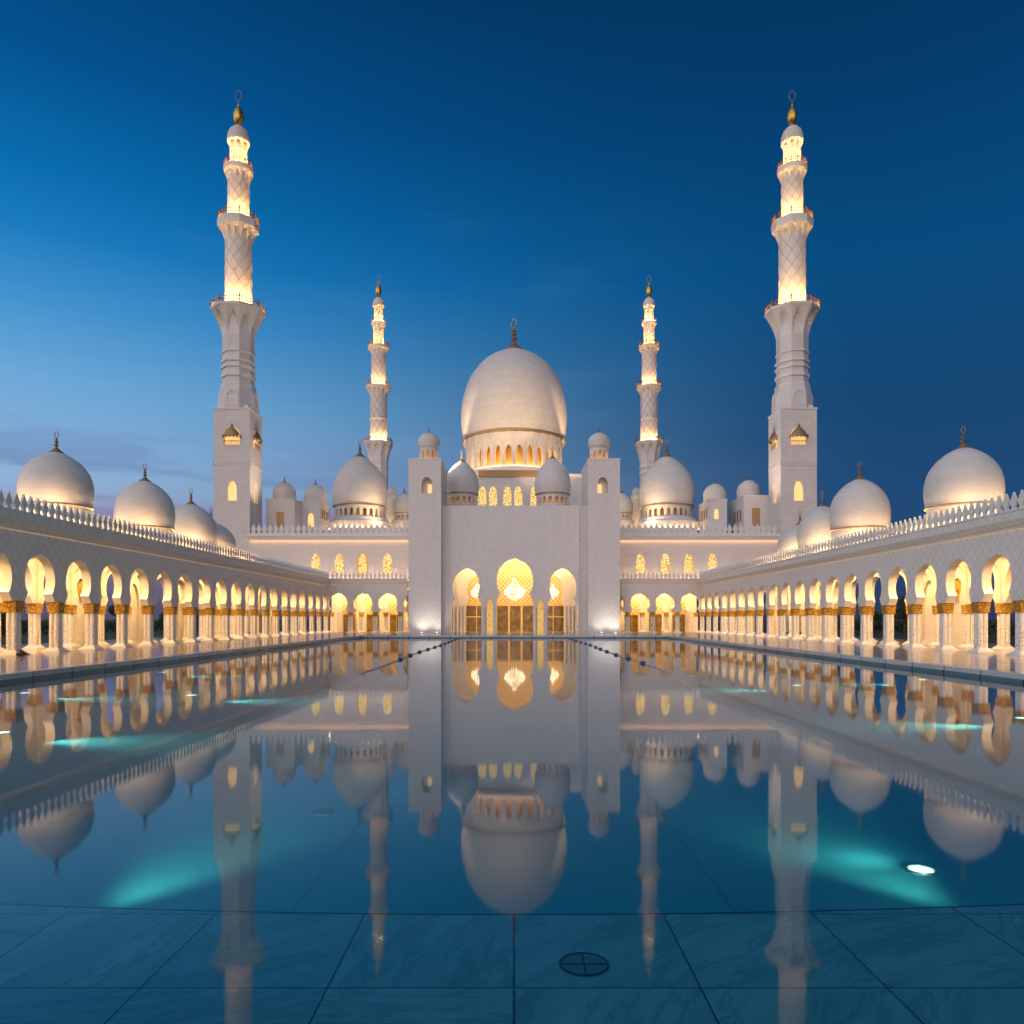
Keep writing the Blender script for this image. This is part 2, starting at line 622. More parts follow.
def panel(bm, outer, holes, fmap, t, sides=None, smat=0):
    """flat slab of thickness t with holes; fmap(u, v, w) -> xyz; sides = outer edges that get a side face (None = all)"""
    loops = [outer] + list(holes)
    tri = tessellate_polygon([[Vector((u, v, 0)) for u, v in lp] for lp in loops])
    flat = [p for lp in loops for p in lp]
    fr_ = [bm.verts.new(fmap(u, v, 0)) for u, v in flat]
    bk = [bm.verts.new(fmap(u, v, t)) for u, v in flat]
    for a, b_, c in tri:
        try:
            bm.faces.new((fr_[a], fr_[b_], fr_[c]))
            bm.faces.new((bk[c], bk[b_], bk[a]))
        except ValueError:
            pass
    o = 0
    for li, lp in enumerate(loops):
        n = len(lp)
        for i in range(n):
            if li == 0 and sides is not None and i not in sides:
                continue
            a, b_ = o + i, o + (i + 1) % n
            bm.faces.new((fr_[a], fr_[b_], bk[b_], bk[a])).material_index = smat
        o += n


def catmull(pts, k=4):
    out = []
    n = len(pts)
    for i in range(n - 1):
        p0, p1, p2, p3 = pts[max(i - 1, 0)], pts[i], pts[i + 1], pts[min(i + 2, n - 1)]
        for j in range(k):
            s = j / k
            out.append(tuple(.5 * ((2 * p1[d]) + (-p0[d] + p2[d]) * s + (2 * p0[d] - 5 * p1[d] + 4 * p2[d] - p3[d]) * s * s
                                   + (-p0[d] + 3 * p1[d] - 3 * p2[d] + p3[d]) * s ** 3) for d in (0, 1)))
    out.append(pts[-1])
    return out


LOBE = catmull([(.80, .17), (.93, .27), (1.0, .40), (1.0, .52), (.93, .67), (.74, .82), (.46, .917), (.20, .967), (0, 1.0)], 3)


def horseshoe(c, h, z0, z1, foot=1.0, neck=None):
    """pointed horseshoe arch, left foot -> apex -> right foot"""
    H = z1 - z0
    half = [(foot, 0), (foot * .985, .035)] + LOBE
    L = [(c - u * h, z0 + v * H) for u, v in half]
    R = [(c + u * h, z0 + v * H) for u, v in half[:-1]][::-1]
    return L + R


def pointed(c, h, z0, z1, n=6):
    """plain pointed-arch window outline, counter-clockwise from the left foot"""
    zs = z0 + (z1 - z0) * .52
    pts = [(c - h, z0), (c + h, z0), (c + h, zs)]
    for i in range(1, n):
        a = i / n
        pts.append((c + h * (1 - a ** 1.9), zs + (z1 - zs) * math.sin(a * PI / 2) ** 1.0))
    pts.append((c, z1))
    for i in range(n - 1, 0, -1):
        a = i / n
        pts.append((c - h * (1 - a ** 1.9), zs + (z1 - zs) * math.sin(a * PI / 2) ** 1.0))
    pts.append((c - h, zs))
    return pts


def arch_bay(bm, u0, u1, h, zb, za, zt, fmap, t, clip=None):
    c = (u0 + u1) / 2
    pr = horseshoe(c, h, zb, za)
    if clip is not None and clip < c + h:          # the bay is cut off by a neighbouring wall
        pr = [p for p in pr[:len(pr) // 2 + 1] if p[0] < clip - .01]
        pr.append((clip, pr[-1][1] + .05))
        outer = [(u0, zb)] + pr + [(clip, zt), (u0, zt)]
        panel(bm, outer, [], fmap, t, set(range(len(pr) + 2)), 1)
        return
    outer = [(u0, zb)] + pr + [(u1, zb), (u1, zt), (u0, zt)]
    n = len(outer)
    panel(bm, outer, [], fmap, t, set(range(n)) - {n - 4 + 1, n - 1}, 1)


def px(x, D):
    return (x - CX) * D / F


def pz(y, D):
    return CZ + (HY - y) * D / F


# ------------------------------------------------------------------ setting: ground, paving, pool, water
DZ = .46
PXW, PY0, PY1 = 26.4, -9.0, 130.0
bm = bmesh.new()
v = [bm.verts.new(p) for p in ((-4000, -4000, .18), (4000, -4000, .18), (4000, 4000, .18), (-4000, 4000, .18))]
# ground sheet with the courtyard cut out (X +-75, Y -60..250)
ring = [bm.verts.new(p) for p in ((-56, -60, .18), (56, -60, .18), (56, 250, .18), (-56, 250, .18))]
for i in range(4):
    bm.faces.new((v[i], v[(i + 1) % 4], ring[(i + 1) % 4], ring[i]))
obj("ground", bm, M_lawn, kind="structure")
bm = bmesh.new()
for x0, x1, y0, y1 in ((-56, -PXW - .9, -60, 250), (PXW + .9, 56, -60, 250), (-PXW - .9, PXW + .9, -60, PY0 - .9), (-PXW - .9, PXW + .9, PY1 + .9, 250)):
    box(bm, x0, x1, y0, y1, .1, DZ)
obj("courtyard_paving", bm, M_deck, kind="structure")
bm = bmesh.new()
cz = DZ + .012
for x0, x1, y0, y1 in ((-PXW - .9, -PXW, PY0 - .9, PY1 + .9), (PXW, PXW + .9, PY0 - .9, PY1 + .9), (-PXW, PXW, PY0 - .9, PY0), (-PXW, PXW, PY1, PY1 + .9)):
    box(bm, x0, x1, y0, y1, .2, cz)
obj("pool_coping", bm, M_coping, kind="structure")
FZ = -.62
bm = bmesh.new()
box(bm, -PXW - .5, -PXW + .03, PY0 - .5, PY1 + .5, FZ - .3, .2)
box(bm, PXW - .03, PXW + .5, PY0 - .5, PY1 + .5, FZ - .3, .2)
box(bm, -PXW + .03, PXW - .03, PY0 - .5, PY0 + .03, FZ - .3, .2)
box(bm, -PXW + .03, PXW - .03, PY1 - .03, PY1 + .5, FZ - .3, .2)
obj("pool_wall", bm, M_edge, kind="structure")
obj("pool_floor", bbox(-PXW + .03, PXW - .03, PY0 + .03, PY1 - .03, FZ - .3, FZ), M_pool, kind="structure")
# near step of the pool: its front edge bows slightly away at the sides
LZ, LD = -.12, 8.72
bm = bmesh.new()
edge = [(-PXW + .06 + (2 * PXW - .12) * i / 80) for i in range(81)]
fa = [(x, LD + .30 * min(1.0, abs(x) / 6.0) ** 2 + max(0, abs(x) - 6) * .10) for x in edge]
top_f = [bm.verts.new((x, y, LZ)) for x, y in fa]
top_m = [bm.verts.new((x, y - .045, LZ)) for x, y in fa]
top_b = [bm.verts.new((x, PY0 + .06, LZ)) for x in edge]
bot_f = [bm.verts.new((x, y, FZ + .004)) for x, y in fa]
for i in range(80):
    bm.faces.new((top_b[i], top_b[i + 1], top_m[i + 1], top_m[i]))
    bm.faces.new((top_m[i], top_m[i + 1], top_f[i + 1], top_f[i])).material_index = 1
    bm.faces.new((top_f[i], top_f[i + 1], bot_f[i + 1], bot_f[i]))
obj("pool_step", bm, [M_ledge, simple("step_nosing", (.03, .06, .08), .5)], kind="structure")
bm = bmesh.new()
bm.faces.new([bm.verts.new(p) for p in ((-PXW + .03, PY0 + .03, 0), (PXW - .03, PY0 + .03, 0), (PXW - .03, PY1 - .03, 0), (-PXW + .03, PY1 - .03, 0))])
obj("water", bm, M_water, kind="structure", recalc=False)

# ------------------------------------------------------------------ shared parts
def make_column():
    """cluster of four slim inlaid shafts under one gilded capital"""
    bm = bmesh.new()
    for sx in (-1, 1):
        for sy in (-1, 1):
            lathe(bm, [(.25, .36), (.222, .46), (.218, 2.0), (.21, 3.42)], 8, sx * .215, sy * .215, PI / 8)
    col = obj("column", bm, M_shaft)
    bm = bmesh.new()
    prof = [(.45, 3.40), (.50, 3.50), (.46, 3.56), (.50, 4.05), (.53, 4.22)]
    for (h0, z0), (h1, z1) in zip(prof, prof[1:]):
        frustum(bm, 0, 0, z0, z1, h0, h1)
    frustum(bm, 0, 0, 4.22, 4.34, .50, .50)
    obj("capital", bm, M_cap, col)
    bm = bmesh.new()
    frustum(bm, 0, 0, -.02, .12, .78, .78)
    frustum(bm, 0, 0, .12, .26, .66, .60)
    frustum(bm, 0, 0, .26, .38, .52, .46)
    obj("base", bm, M_trim, col)
    return col


MERLON = [(0, .36), (.10, .36), (.11, .22), (.26, .15), (.40, .23), (.56, .33), (.72, .345), (.86, .27), (.97, .19), (1.04, .20), (1.12, .13), (1.26, .06), (1.44, 0)]


def merlon_bm(bm, s=1.0, cx=0, cy=0, cz_=0, axis="y"):
    outl = [(w * s, z * s) for z, w in MERLON] + [(-w * s, z * s) for z, w in MERLON[-2::-1]]
    th = .2 * s
    if axis == "y":
        f = lambda u, v, w: (cx - th / 2 + w, cy + u, cz_ + v)
    else:
        f = lambda u, v, w: (cx + u, cy - th / 2 + w, cz_ + v)
    panel(bm, outl, [], f, th)


protos = []
COLUMN = make_column()
protos.append(COLUMN)
bm = bmesh.new()
lathe(bm, [(.32, -.06), (.32, 0)], 16)
DISC = obj("ceiling_lamp", bm, M_disc)
protos.append(DISC)

ONION = catmull([(.955, 0), (.99, .2), (1.0, .38), (.975, .58), (.885, .80), (.71, 1.0), (.53, 1.13), (.36, 1.22), (.22, 1.275)], 4)
TALL = catmull([(.95, 0), (.99, .2), (1.0, .38), (.985, .58), (.93, .80), (.83, 1.0), (.67, 1.2), (.50, 1.36), (.33, 1.49), (.2, 1.57)], 4)


GREAT = catmull([(.94, 0), (.985, .2), (1.0, .42), (.978, .68), (.917, .93), (.825, 1.16), (.655, 1.39), (.46, 1.55), (.20, 1.68)], 5)


def finial(bm, cx, cy, z, R, k=1.0, ring=True):
    """flared bronze cap, beads and a ring"""
    prof = [(.30 * R, z - .045 * R), (.27 * R, z + .02 * R), (.15 * R, z + .10 * R), (.07 * R, z + .2 * R), (.035 * R, z + .24 * R)]
    zz = z + .24 * R
    for rb in (.07, .055, .042):
        for a in (0, .5, 1.0):
            prof.append(((.03 + rb * math.sin(a * PI)) * R, zz + a * 2 * rb * k * R))
        zz += 2 * rb * k * R
    prof += [(.02 * R, zz + .04 * R), (0, zz + .05 * R)]
    lathe(bm, prof, 16, cx, cy)
    if ring:
        rc = zz + .04 * R + .12 * R * k
        tube(bm, [(cx + .075 * R * math.cos(a), cy, rc + .125 * R * k * math.sin(a)) for a in [2 * PI * i / 20 for i in range(20)]], .02 * R, 5, True)
    else:
        lathe(bm, [(.018 * R, zz), (.012 * R, zz + .22 * R), (0, zz + .24 * R)], 6, cx, cy)


def dome(parent, cx, cy, z, R, prof=ONION, m=None, label=None, ring=True, seg=64, kz=1.0, fk=1.0):
    """onion dome whose spring ring sits at height z, with its finial as sub-part"""
    bm = bmesh.new()
    lathe(bm, [(R * .935, z - .06 * R), (R * .935, z - .012 * R)] + [(r * R, z + v * R * kz) for r, v in prof], seg, cx, cy)
    d = obj("dome", bm, m or M_dome, parent, 35, label=label)
    bm = bmesh.new()
    finial(bm, cx, cy, z + (prof[-1][1] * kz + .02) * R, R * (.74 if R < 10 else .66), fk, ring)
    obj("finial", bm, M_bronze, d, 35)
    bm = bmesh.new()
    lathe(bm, [(R * .965, z - .045 * R), (R * .985, z - .035 * R), (R * .985, z - .005 * R), (R * .95, z + .005 * R)], seg, cx, cy)
    obj("ring_moulding", bm, M_bronze if R > 3 else M_trim, d, 35)
    return d


def torus(bm, cx, cy, z, R, r, n=48):
    tube(bm, [(cx + R * math.cos(2 * PI * i / n), cy + R * math.sin(2 * PI * i / n), z) for i in range(n)], r, 6, True)


def arched_drum(bm, cx, cy, z0, z1, r, n, zh0, zh1, fill=.34, t=.5, r1=None, ph=0.0):
    """cylinder wall with a ring of arched openings"""
    st = 2 * PI / n
    for k in range(n):
        a0 = k * st + ph

        def f(u, v, w, a0=a0):
            q = r if r1 is None else r + (r1 - r) * max(0, (v - zh1) / (z1 - zh1)) ** 1.3
            a = a0 + u * st
            return (cx + (q - w) * math.cos(a), cy + (q - w) * math.sin(a), v)
        vs = [z0] + [zh1 + (z1 - zh1) * s for s in (.15, .45, .75, 1.0)]
        outer = [(0, vs[0]), (.5, vs[0]), (1, vs[0])] + [(1, q) for q in vs[1:]] + [(.5, z1)] + [(0, q) for q in vs[:0:-1]]
        panel(bm, outer, [pointed(.5, fill, zh0, zh1, 4)], f, t, {0, 1})
    bmesh.ops.remove_doubles(bm, verts=bm.verts, dist=.002)


def floodlamp(parent, p, aim, power, col, cone, k=1.0):
    bm = bmesh.new()
    lathe(bm, [(.22 * k, p[2] - .45), (.22 * k, p[2] - .38), (.05, p[2] - .36), (.05, p[2] - .15 * k)], 10, p[0], p[1])
    ball(bm, p, .2 * k, 10, 8)
    o = obj("floodlamp", bm, M_bronze, parent, 35)
    li = bpy.data.lights.new("flood_beam", "SPOT")
    li.energy, li.color, li.spot_size, li.spot_blend, li.shadow_soft_size = power, col, math.radians(cone), 1.0, .4
    lo = bpy.data.objects.new("flood_beam", li)
    COL.objects.link(lo)
    lo.parent = o
    d_ = (Vector(aim) - Vector(p)).normalized()
    lo.location = Vector(p) + d_ * .7 * k
    lo.rotation_euler = d_.to_track_quat("-Z", "Y").to_euler()


# ------------------------------------------------------------------ the two long side arcades
ARC_T = 11.85


def side_arcade(sx, ys, label, dome_px, blind_bays):
    X0 = sx * 40.0
    root = thing("side_arcade", label, "arcade", (sx * 46, 100, DZ), "arcades along the pool")
    y0, y1 = ys[0], ys[-1]
    zb = 4.80
    rows = [(40.0, .8), (45.4, .7)]
    for ri, (xr, t) in enumerate(rows):
        bm = bmesh.new()
        f = lambda u, v, w, xr=xr, t=t: (sx * (xr - t / 2 + w), u, v)
        for i, (a, c) in enumerate(zip(ys, ys[1:])):
            s = c - a
            arch_bay(bm, a, c, s * .355, zb, 8.75, 10.5 if ri == 0 else 9.8, f, t)
        bmesh.ops.remove_doubles(bm, verts=bm.verts, dist=.002)
        obj("arcade_wall" if ri == 0 else "inner_wall", bm, [M_wall if ri == 0 else M_in, M_in], root, 50)
        for yy in ys:
            part_at(COLUMN, root, (sx * xr, yy, DZ))
    for i, (a, c) in enumerate(zip(ys, ys[1:])):
        if i in blind_bays:                  # bays closed by a plain wall with a shallow arched niche
            bm = bmesh.new()
            f = lambda u, v, w: (sx * (45.8 + w), u, v)
            m_ = (a + c) / 2
            panel(bm, [(a + .1, DZ), (c - .1, DZ), (c - .1, 9.8), (a + .1, 9.8)], [pointed(m_, 1.35, DZ + .5, 7.6)], f, .35)
            obj("blind_panel", bm, M_in, root, 50)
            bm = bmesh.new()
            box(bm, min(sx * 46.1, sx * 46.2), max(sx * 46.1, sx * 46.2), m_ - 1.5, m_ + 1.5, DZ, 8)
            obj("niche_back", bm, M_in, root)
            if i == 10:                       # pierced gold medallion over this niche
                bm = bmesh.new()
                lathe(bm, [(.95, 0), (.95, .14), (.82, .14), (.80, .06), (.30, .06), (.26, .14), (0, .16)], 32)
                bmesh.ops.rotate(bm, cent=(0, 0, 0), matrix=Matrix.Rotation(-sx * PI / 2, 3, "Y"), verts=bm.verts)
                bmesh.ops.translate(bm, vec=(sx * 45.8, m_, 6.4), verts=bm.verts)
                obj("medallion", bm, M_cap, root, 40)
    # transverse ribs carrying the vault
    for yy in ys[1:-1]:
        bm = bmesh.new()
        f = lambda u, v, w, yy=yy: (sx * u, yy - .22 + w, v)
        pts = pointed(42.72, 2.22, 4.85, 9.25, 8)
        pts = [pts[0]] + pts[:1:-1] + [pts[1]]
        panel(bm, [(40.4, 4.85)] + pts + [(45.04, 4.85), (45.04, 9.8), (40.4, 9.8)], [], f, .44)
        obj("cross_arch", bm, M_in, root, 50)
    # ceiling and roof
    obj("ceiling", bbox(min(sx * 40.3, sx * 45.7), max(sx * 40.3, sx * 45.7), y0, y1, 9.8, 10.1), M_in, root)
    obj("roof", bbox(min(sx * 40.2, sx * 47.2), max(sx * 40.2, sx * 47.2), y0, y1 + 3.4, 10.1, 11.5), M_trim, root)
    for a, c in zip(ys, ys[1:]):
        for xc in (42.7,):
            part_at(DISC, root, (sx * xc, (a + c) / 2, 9.79))
    # cornice: cove, then upright band
    bm = bmesh.new()
    prof = [(40.2, 10.42), (39.58, 10.42), (39.50, 10.52), (39.50, 10.60), (39.30, 10.72), (39.10, 10.98), (39.06, 11.08), (39.0, 11.08),
            (39.0, 11.72), (38.92, 11.76), (38.92, ARC_T), (39.6, ARC_T), (40.2, 11.6)]
    A = [bm.verts.new((sx * p, y0, z)) for p, z in prof]
    B = [bm.verts.new((sx * p, y1, z)) for p, z in prof]
    for i in range(len(prof)):
        j = (i + 1) % len(prof)
        bm.faces.new((A[i], A[j], B[j], B[i]))
    bm.faces.new(A)
    bm.faces.new(B[::-1])
    obj("cornice", bm, M_wall, root)
    bm = bmesh.new()
    box(bm, min(sx * 39.54, sx * 39.60), max(sx * 39.54, sx * 39.60), y0, y1, 10.36, 10.41)
    obj("light_strip", bm, M_strip2, root)
    # merlons: the nearest hundred each a part of its own, the far rest as one
    bm = bmesh.new()
    merlon_bm(bm)
    ml = obj("merlon", bm, M_trim)
    protos.append(ml)
    sp, k, yy = .9, 0, y0 + .4
    far = bmesh.new()
    while yy < y1 - 1.2:
        if yy > 54 and k < 100:
            part_at(ml, root, (sx * 39.12, yy, ARC_T - .01))
            k += 1
        else:
            merlon_bm(far, 1.0, sx * 39.12, yy, ARC_T - .01)
        yy += sp
    obj("distant_merlon", far, M_trim, root, kind="stuff")
    # domes on the roof
    for xp, rp, yb, yt in dome_px:
        xc = sx * 43.4
        d = F * xc / (xp - CX)
        R = rp * d / F * math.cos(math.atan2(xp - CX, F))
        z = pz(yb, d - R * .9)
        dd = dome(root, xc, d, z, R, ONION, M_sdome, kz=(pz(yt, d) - z) / (1.275 * R))
        bm = bmesh.new()
        lathe(bm, [(R * .93, 11.45), (R * .93, z - .04 * R)], 48, xc, d)
        obj("drum", bm, M_sdome, dd, 35)
        for xl, yl in ((40.9, -1.5), (41.2, 1.55), (46.4, -1.6)):
            floodlamp(root, (sx * xl, d + yl * R, 12.0), (xc, d, z + .35 * R), 850, (1.0, .58, .26), 110, .5)
        bm = bmesh.new()
        torus(bm, xc, d, 11.9, R * 1.06, .06)
        obj("light_ring", bm, M_dring, dd)
    return root


ysl = [158 - 5.478 * k for k in range(25, -1, -1)]
ysr = [158 - 5.242 * k for k in range(26, -1, -1)]
side_arcade(-1, ysl, "long white marble arcade left of the pool, a dark bag at one column foot", [(56.5, 39, 502, 453.5), (145, 31, 525, 482), (191, 27, 542, 505), (211, 25.5, 552, 523)],
            {1, 3, 6, 10, 12, 14, 16, 18, 21})
side_arcade(1, ysr, "long white marble arcade right of the pool, its domes against deep blue sky", [(963.3, 41, 502, 449.5), (859.6, 31, 526, 480.5), (822.0, 25.5, 545, 507), (800, 23, 556, 525)],
            {1, 3, 6, 10, 11, 17, 20, 23})

# ------------------------------------------------------------------ front arcades either side of the portal
FD = 158.0


def front_arcade(sx, label):
    root = thing("front_arcade", label, "arcade", (sx * 31, FD + 3, DZ), "arcades beside the portal")
    cs = [37.4, 32.1, 26.8, 21.5]
    clip = 22.6
    for di, (D, t) in enumerate(((FD, .8), (FD + 5.2, .7))):
        bm = bmesh.new()
        f = lambda u, v, w, D=D, t=t: (sx * -u, D - t / 2 + w, v)
        if di:
            panel(bm, [(-40, DZ), (-38.75, DZ), (-38.75, 9.8), (-40, 9.8)], [], f, t)
        for c in cs[:3] if di else cs:
            arch_bay(bm, -c - 2.65 + di * 1.3, -c + 2.65 + di * 1.3, 2.0, 4.8, 8.8, 11.0 if di == 0 else 9.8, f, t, -clip if di == 0 or c == cs[-1] else None)
        bmesh.ops.remove_doubles(bm, verts=bm.verts, dist=.002)
        obj("arcade_wall" if di == 0 else "inner_wall", bm, [M_hall if di == 0 else M_in, M_in], root, 50)
        for c in cs[:3]:
            part_at(COLUMN, root, (sx * (c - 2.65 - di * 1.3), D, DZ))
        if di:
            part_at(COLUMN, root, (sx * 39.9, D, DZ))
    for c in cs[:3]:
        bm = bmesh.new()
        f = lambda u, v, w, c=c: (sx * (c - 2.65 - .3 + w), u, v)
        arch_bay(bm, FD + .4, FD + 4.85, 1.75, 4.8, 8.75, 9.8, f, .6)
        obj("cross_arch", bm, [M_in, M_in], root, 50)
    xa, xb = sorted((sx * clip, sx * 40.0))
    obj("back_wall", bbox(xa, xb, FD + 10, FD + 10.4, DZ, 9.8), M_in, root)
    for c in cs:
        xd = sx * (c - .2)
        dr = obj("door", bbox(xd - 1.35, xd + 1.35, FD + 9.9, FD + 10.02, DZ, 4.2), M_lobby, root)
        bm = bmesh.new()
        for a in (-1.4, -.03, 1.34):
            box(bm, xd + a, xd + a + .1, FD + 9.8, FD + 9.96, DZ, 4.3)
        box(bm, xd - 1.45, xd + 1.45, FD + 9.78, FD + 9.96, 4.2, 4.4)
        obj("door_frame", bm, M_gold, dr)
        bm = bmesh.new()
        panel(bm, pointed(xd, 1.5, 4.42, 8.0), [], lambda u, v, w: (u, FD + 9.88 + w, v), .1)
        obj("lunette", bm, M_mosaic, root)
    obj("ceiling", bbox(xa, xb, FD + .4, FD + 10, 9.8, 10.0), M_in, root)
    obj("roof", bbox(xa, xb, FD + .41, FD + 4.0, 10.0, 11.6), M_trim, root)
    for c in cs:
        for D in (FD + 2.6, FD + 7.6):
            part_at(DISC, root, (sx * c, D, 9.79))
    bm = bmesh.new()
    xa2, xb2 = sorted((sx * clip, sx * 39.0))
    for (y0, y1, z0, z1) in ((FD - .75, FD + .5, 11.0, 11.7), (FD - .95, FD + .5, 11.7, ARC_T), (FD - .55, FD - .4, 10.75, 11.0)):
        box(bm, xa2, xb2, y0, y1, z0, z1)
    obj("cornice", bm, M_hall, root)
    obj("light_strip", bbox(xa2, xb2, FD - .54, FD - .46, 10.66, 10.73), M_strip2, root)
    bm = bmesh.new()
    merlon_bm(bm, 1.0, axis="x")
    ml = obj("merlon", bm, M_trim)
    protos.append(ml)
    x = clip + .5
    while x < 38.6:
        part_at(ml, root, (sx * x, FD - .6, ARC_T - .01))
        x += .9
    return root


front_arcade(-1, "short arcade of wide gold-lit arches between left side arcade and entrance portal")
front_arcade(1, "short arcade of wide gold-lit arches between right side arcade and entrance portal")

# ------------------------------------------------------------------ prayer hall behind, with the great dome
HD = 162.0
hall = thing("prayer_hall", "white marble prayer hall behind the portal, crowned by one huge central dome and smaller domes", "mosque hall", (0, 190, DZ))
HL = 57.8
for sx in (-1, 1):
    xs = [px(q, HD) for q in (315.5, 339, 362.5, 387.5)]
    bm = bmesh.new()
    f = lambda u, v, w, sx=sx: (sx * -u, HD + w, v)
    outer = [(-HL, 10.0), (-15.5, 10.0), (-15.5, 21.2), (-HL, 21.2)]
    holes = [pointed(q, 1.0, 13.2, 17.6) for q in xs]
    panel(bm, outer, holes, f, .8)
    obj("upper_wall", bm, M_hall, hall, 50)
    for q in xs:
        bm = bmesh.new()
        panel(bm, pointed(q, 1.0, 13.2, 17.6), [], lambda u, v, w, sx=sx: (sx * -u, HD + .35 + w, v), .1)
        wn_ = obj("window", bm, M_win, hall)
        bm = bmesh.new()
        a, c = pointed(q, 1.16, 13.1, 17.85), pointed(q, .99, 13.25, 17.58)
        panel(bm, a, [c], lambda u, v, w, sx=sx: (sx * -u, HD - .06 + w, v), .14)
        obj("window_frame", bm, M_gold if sx < 0 and q == xs[2] else M_trim, wn_)
    # cornice with a row of lamps beneath
    bm = bmesh.new()
    xa, xb = sorted((sx * 15.5, sx * (HL + .3)))
    box(bm, xa, xb, HD - .5, HD + .9, 20.75, 21.2)
    box(bm, xa, xb, HD - .85, HD + .9, 21.2, 21.6)
    box(bm, xa, xb, HD - .6, HD + .9, 21.6, 21.9)
    box(bm, xa, xb, HD - .52, HD - .44, 20.42, 20.76)
    obj("cornice", bm, M_trim, hall)
    obj("lamp_strip", bbox(xa + .3, xb - .3, HD - .34, HD - .25, 20.60, 20.69), M_dots, hall)
    bm = bmesh.new()
    merlon_bm(bm, 1.55, axis="x")
    ml = obj("merlon", bm, M_trim)
    protos.append(ml)
    x = 22.5
    while x < HL:
        part_at(ml, hall, (sx * x, HD - .3, 21.89))
        x += 1.22
    bm = bmesh.new()
    tube(bm, [(sx * 22.8, HD - 1.9, 11.72), (sx * 57.0, HD - 1.9, 11.72)], .06, 6)
    obj("wash_light", bm, emit("wall_wash", (1.0, .56, .27), 26.0), hall)
    # outer side wall
    xa, xb = sorted((sx * (HL - .8), sx * HL))
    obj("side_wall", bbox(xa, xb, HD + .8, 232, 10, 21.2), M_hall, hall)
obj("roof", bbox(-HL + .01, HL - .01, HD + .9, 232, 20.6, 21.3), M_trim, hall)
obj("tier", bbox(-44, 44, 181, 226, 21.3, 25.6), M_hall, hall)

# great dome: base block, gallery, drum with arched openings, dome
GD, GX = 205.0, px(514, 205)
GR = 53 * GD / F
zr = pz(428.5, GD - GR * .95)
GKZ = (pz(351.5, GD) - zr) / (1.68 * GR)
z_d0, z_d1 = pz(466, GD - 13), zr - .3
ZW = pz(442, GD - 13)
BD = 186.0
bm = bmesh.new()
winpx = [482.3, 493.0, 507.3, 518.2, 534.5, 545.0]
wz0, wz1 = pz(506, BD), pz(486, BD)
f = lambda u, v, w: (u, BD + w, v)
panel(bm, [(-17, 21), (17, 21), (17, 39.0), (-17, 39.0)], [pointed(px(q, BD), 1.05, wz0, wz1) for q in winpx], f, 1.0)
box(bm, -17, -16, BD + 1, 224, 21, 39)
box(bm, 16, 17, BD + 1, 224, 21, 39)
box(bm, -16, 16, BD + 1, 224, 38, 38.9)
obj("dome_base", bm, M_hall, hall)
for q in winpx:
    bm = bmesh.new()
    panel(bm, pointed(px(q, BD), 1.05, wz0, wz1), [], lambda u, v, w: (u, BD + .4 + w, v), .1)
    obj("window", bm, M_win, hall)
bm = bmesh.new()
for zz, e in ((38.95, .2), (39.3, .35)):
    box(bm, -17 - e, 17 + e, BD - e, BD + .8, zz, zz + .35)
obj("cornice", bm, M_trim, hall)
bm = bmesh.new()
for i in range(60):
    a = px(479, BD) + i * .285
    box(bm, a, a + .12, BD - .62, BD - .50, 39.2, 40.3)
box(bm, px(478, BD), px(547, BD), BD - .65, BD - .47, 40.3, 40.5)
box(bm, px(478, BD), px(547, BD), BD - .65, BD - .47, 38.96, 39.2)
box(bm, px(478, BD), px(547, BD), BD - .45, BD - .41, 39.0, 40.4)
obj("balustrade", bm, M_bronze, hall)
gd = dome(hall, GX, GD, zr, GR, GREAT, M_dome, "huge pale central dome on a glowing arched drum", seg=96, fk=1.05, kz=GKZ)
bm = bmesh.new()
lathe(bm, [(GR * .97, 38.9), (GR * .97, z_d0 - 1.2), (GR * .93, z_d0 - .4), (GR * .93, z_d0)], 64, GX, GD)
obj("plinth", bm, M_hall, gd, 35)
bm = bmesh.new()
arched_drum(bm, GX, GD, z_d0, z_d1, GR * .885, 28, z_d0 + .3, ZW - .5, .33, .9, GR * .955, PI / 28 - PI / 2 + PI / 28)
obj("drum", bm, M_in, gd, 50)
for k in range(28):           # raised pointed hood over each opening
    bm = bmesh.new()
    a0 = 2 * PI * k / 28 + PI / 28 - PI / 2 + PI / 28

    def f(u, v, w, a0=a0):
        q = GR * .885 + (GR * .955 - GR * .885) * max(0, (v - ZW) / (z_d1 - ZW)) ** 1.3 + .28
        a = a0 + u * 2 * PI / 28
        return (GX + (q - w) * math.cos(a), GD + (q - w) * math.sin(a), v)
    panel(bm, pointed(.5, .47, z_d0 + .3, z_d1 - .15, 5), [pointed(.5, .36, z_d0 + .5, ZW + .9, 5)], f, .4)
    obj("hood", bm, M_in, gd, 50)
bm = bmesh.new()
lathe(bm, [(GR * .72, z_d0), (GR * .72, z_d1)], 56, GX, GD, caps=False)
obj("gallery_wall", bm, M_winlow, gd, 35)
bm = bmesh.new()
torus(bm, GX, GD, z_d0 + .25, GR * .79, .14, 64)
obj("gallery_light", bm, emit("gallery_lamp", WARM, 30.0), gd)
bm = bmesh.new()
torus(bm, GX, GD, z_d0 + .06, GR * .91, .05, 64)
obj("light_ring", bm, emit("great_dome_lamp", (1, .66, .30), 8.0), gd)


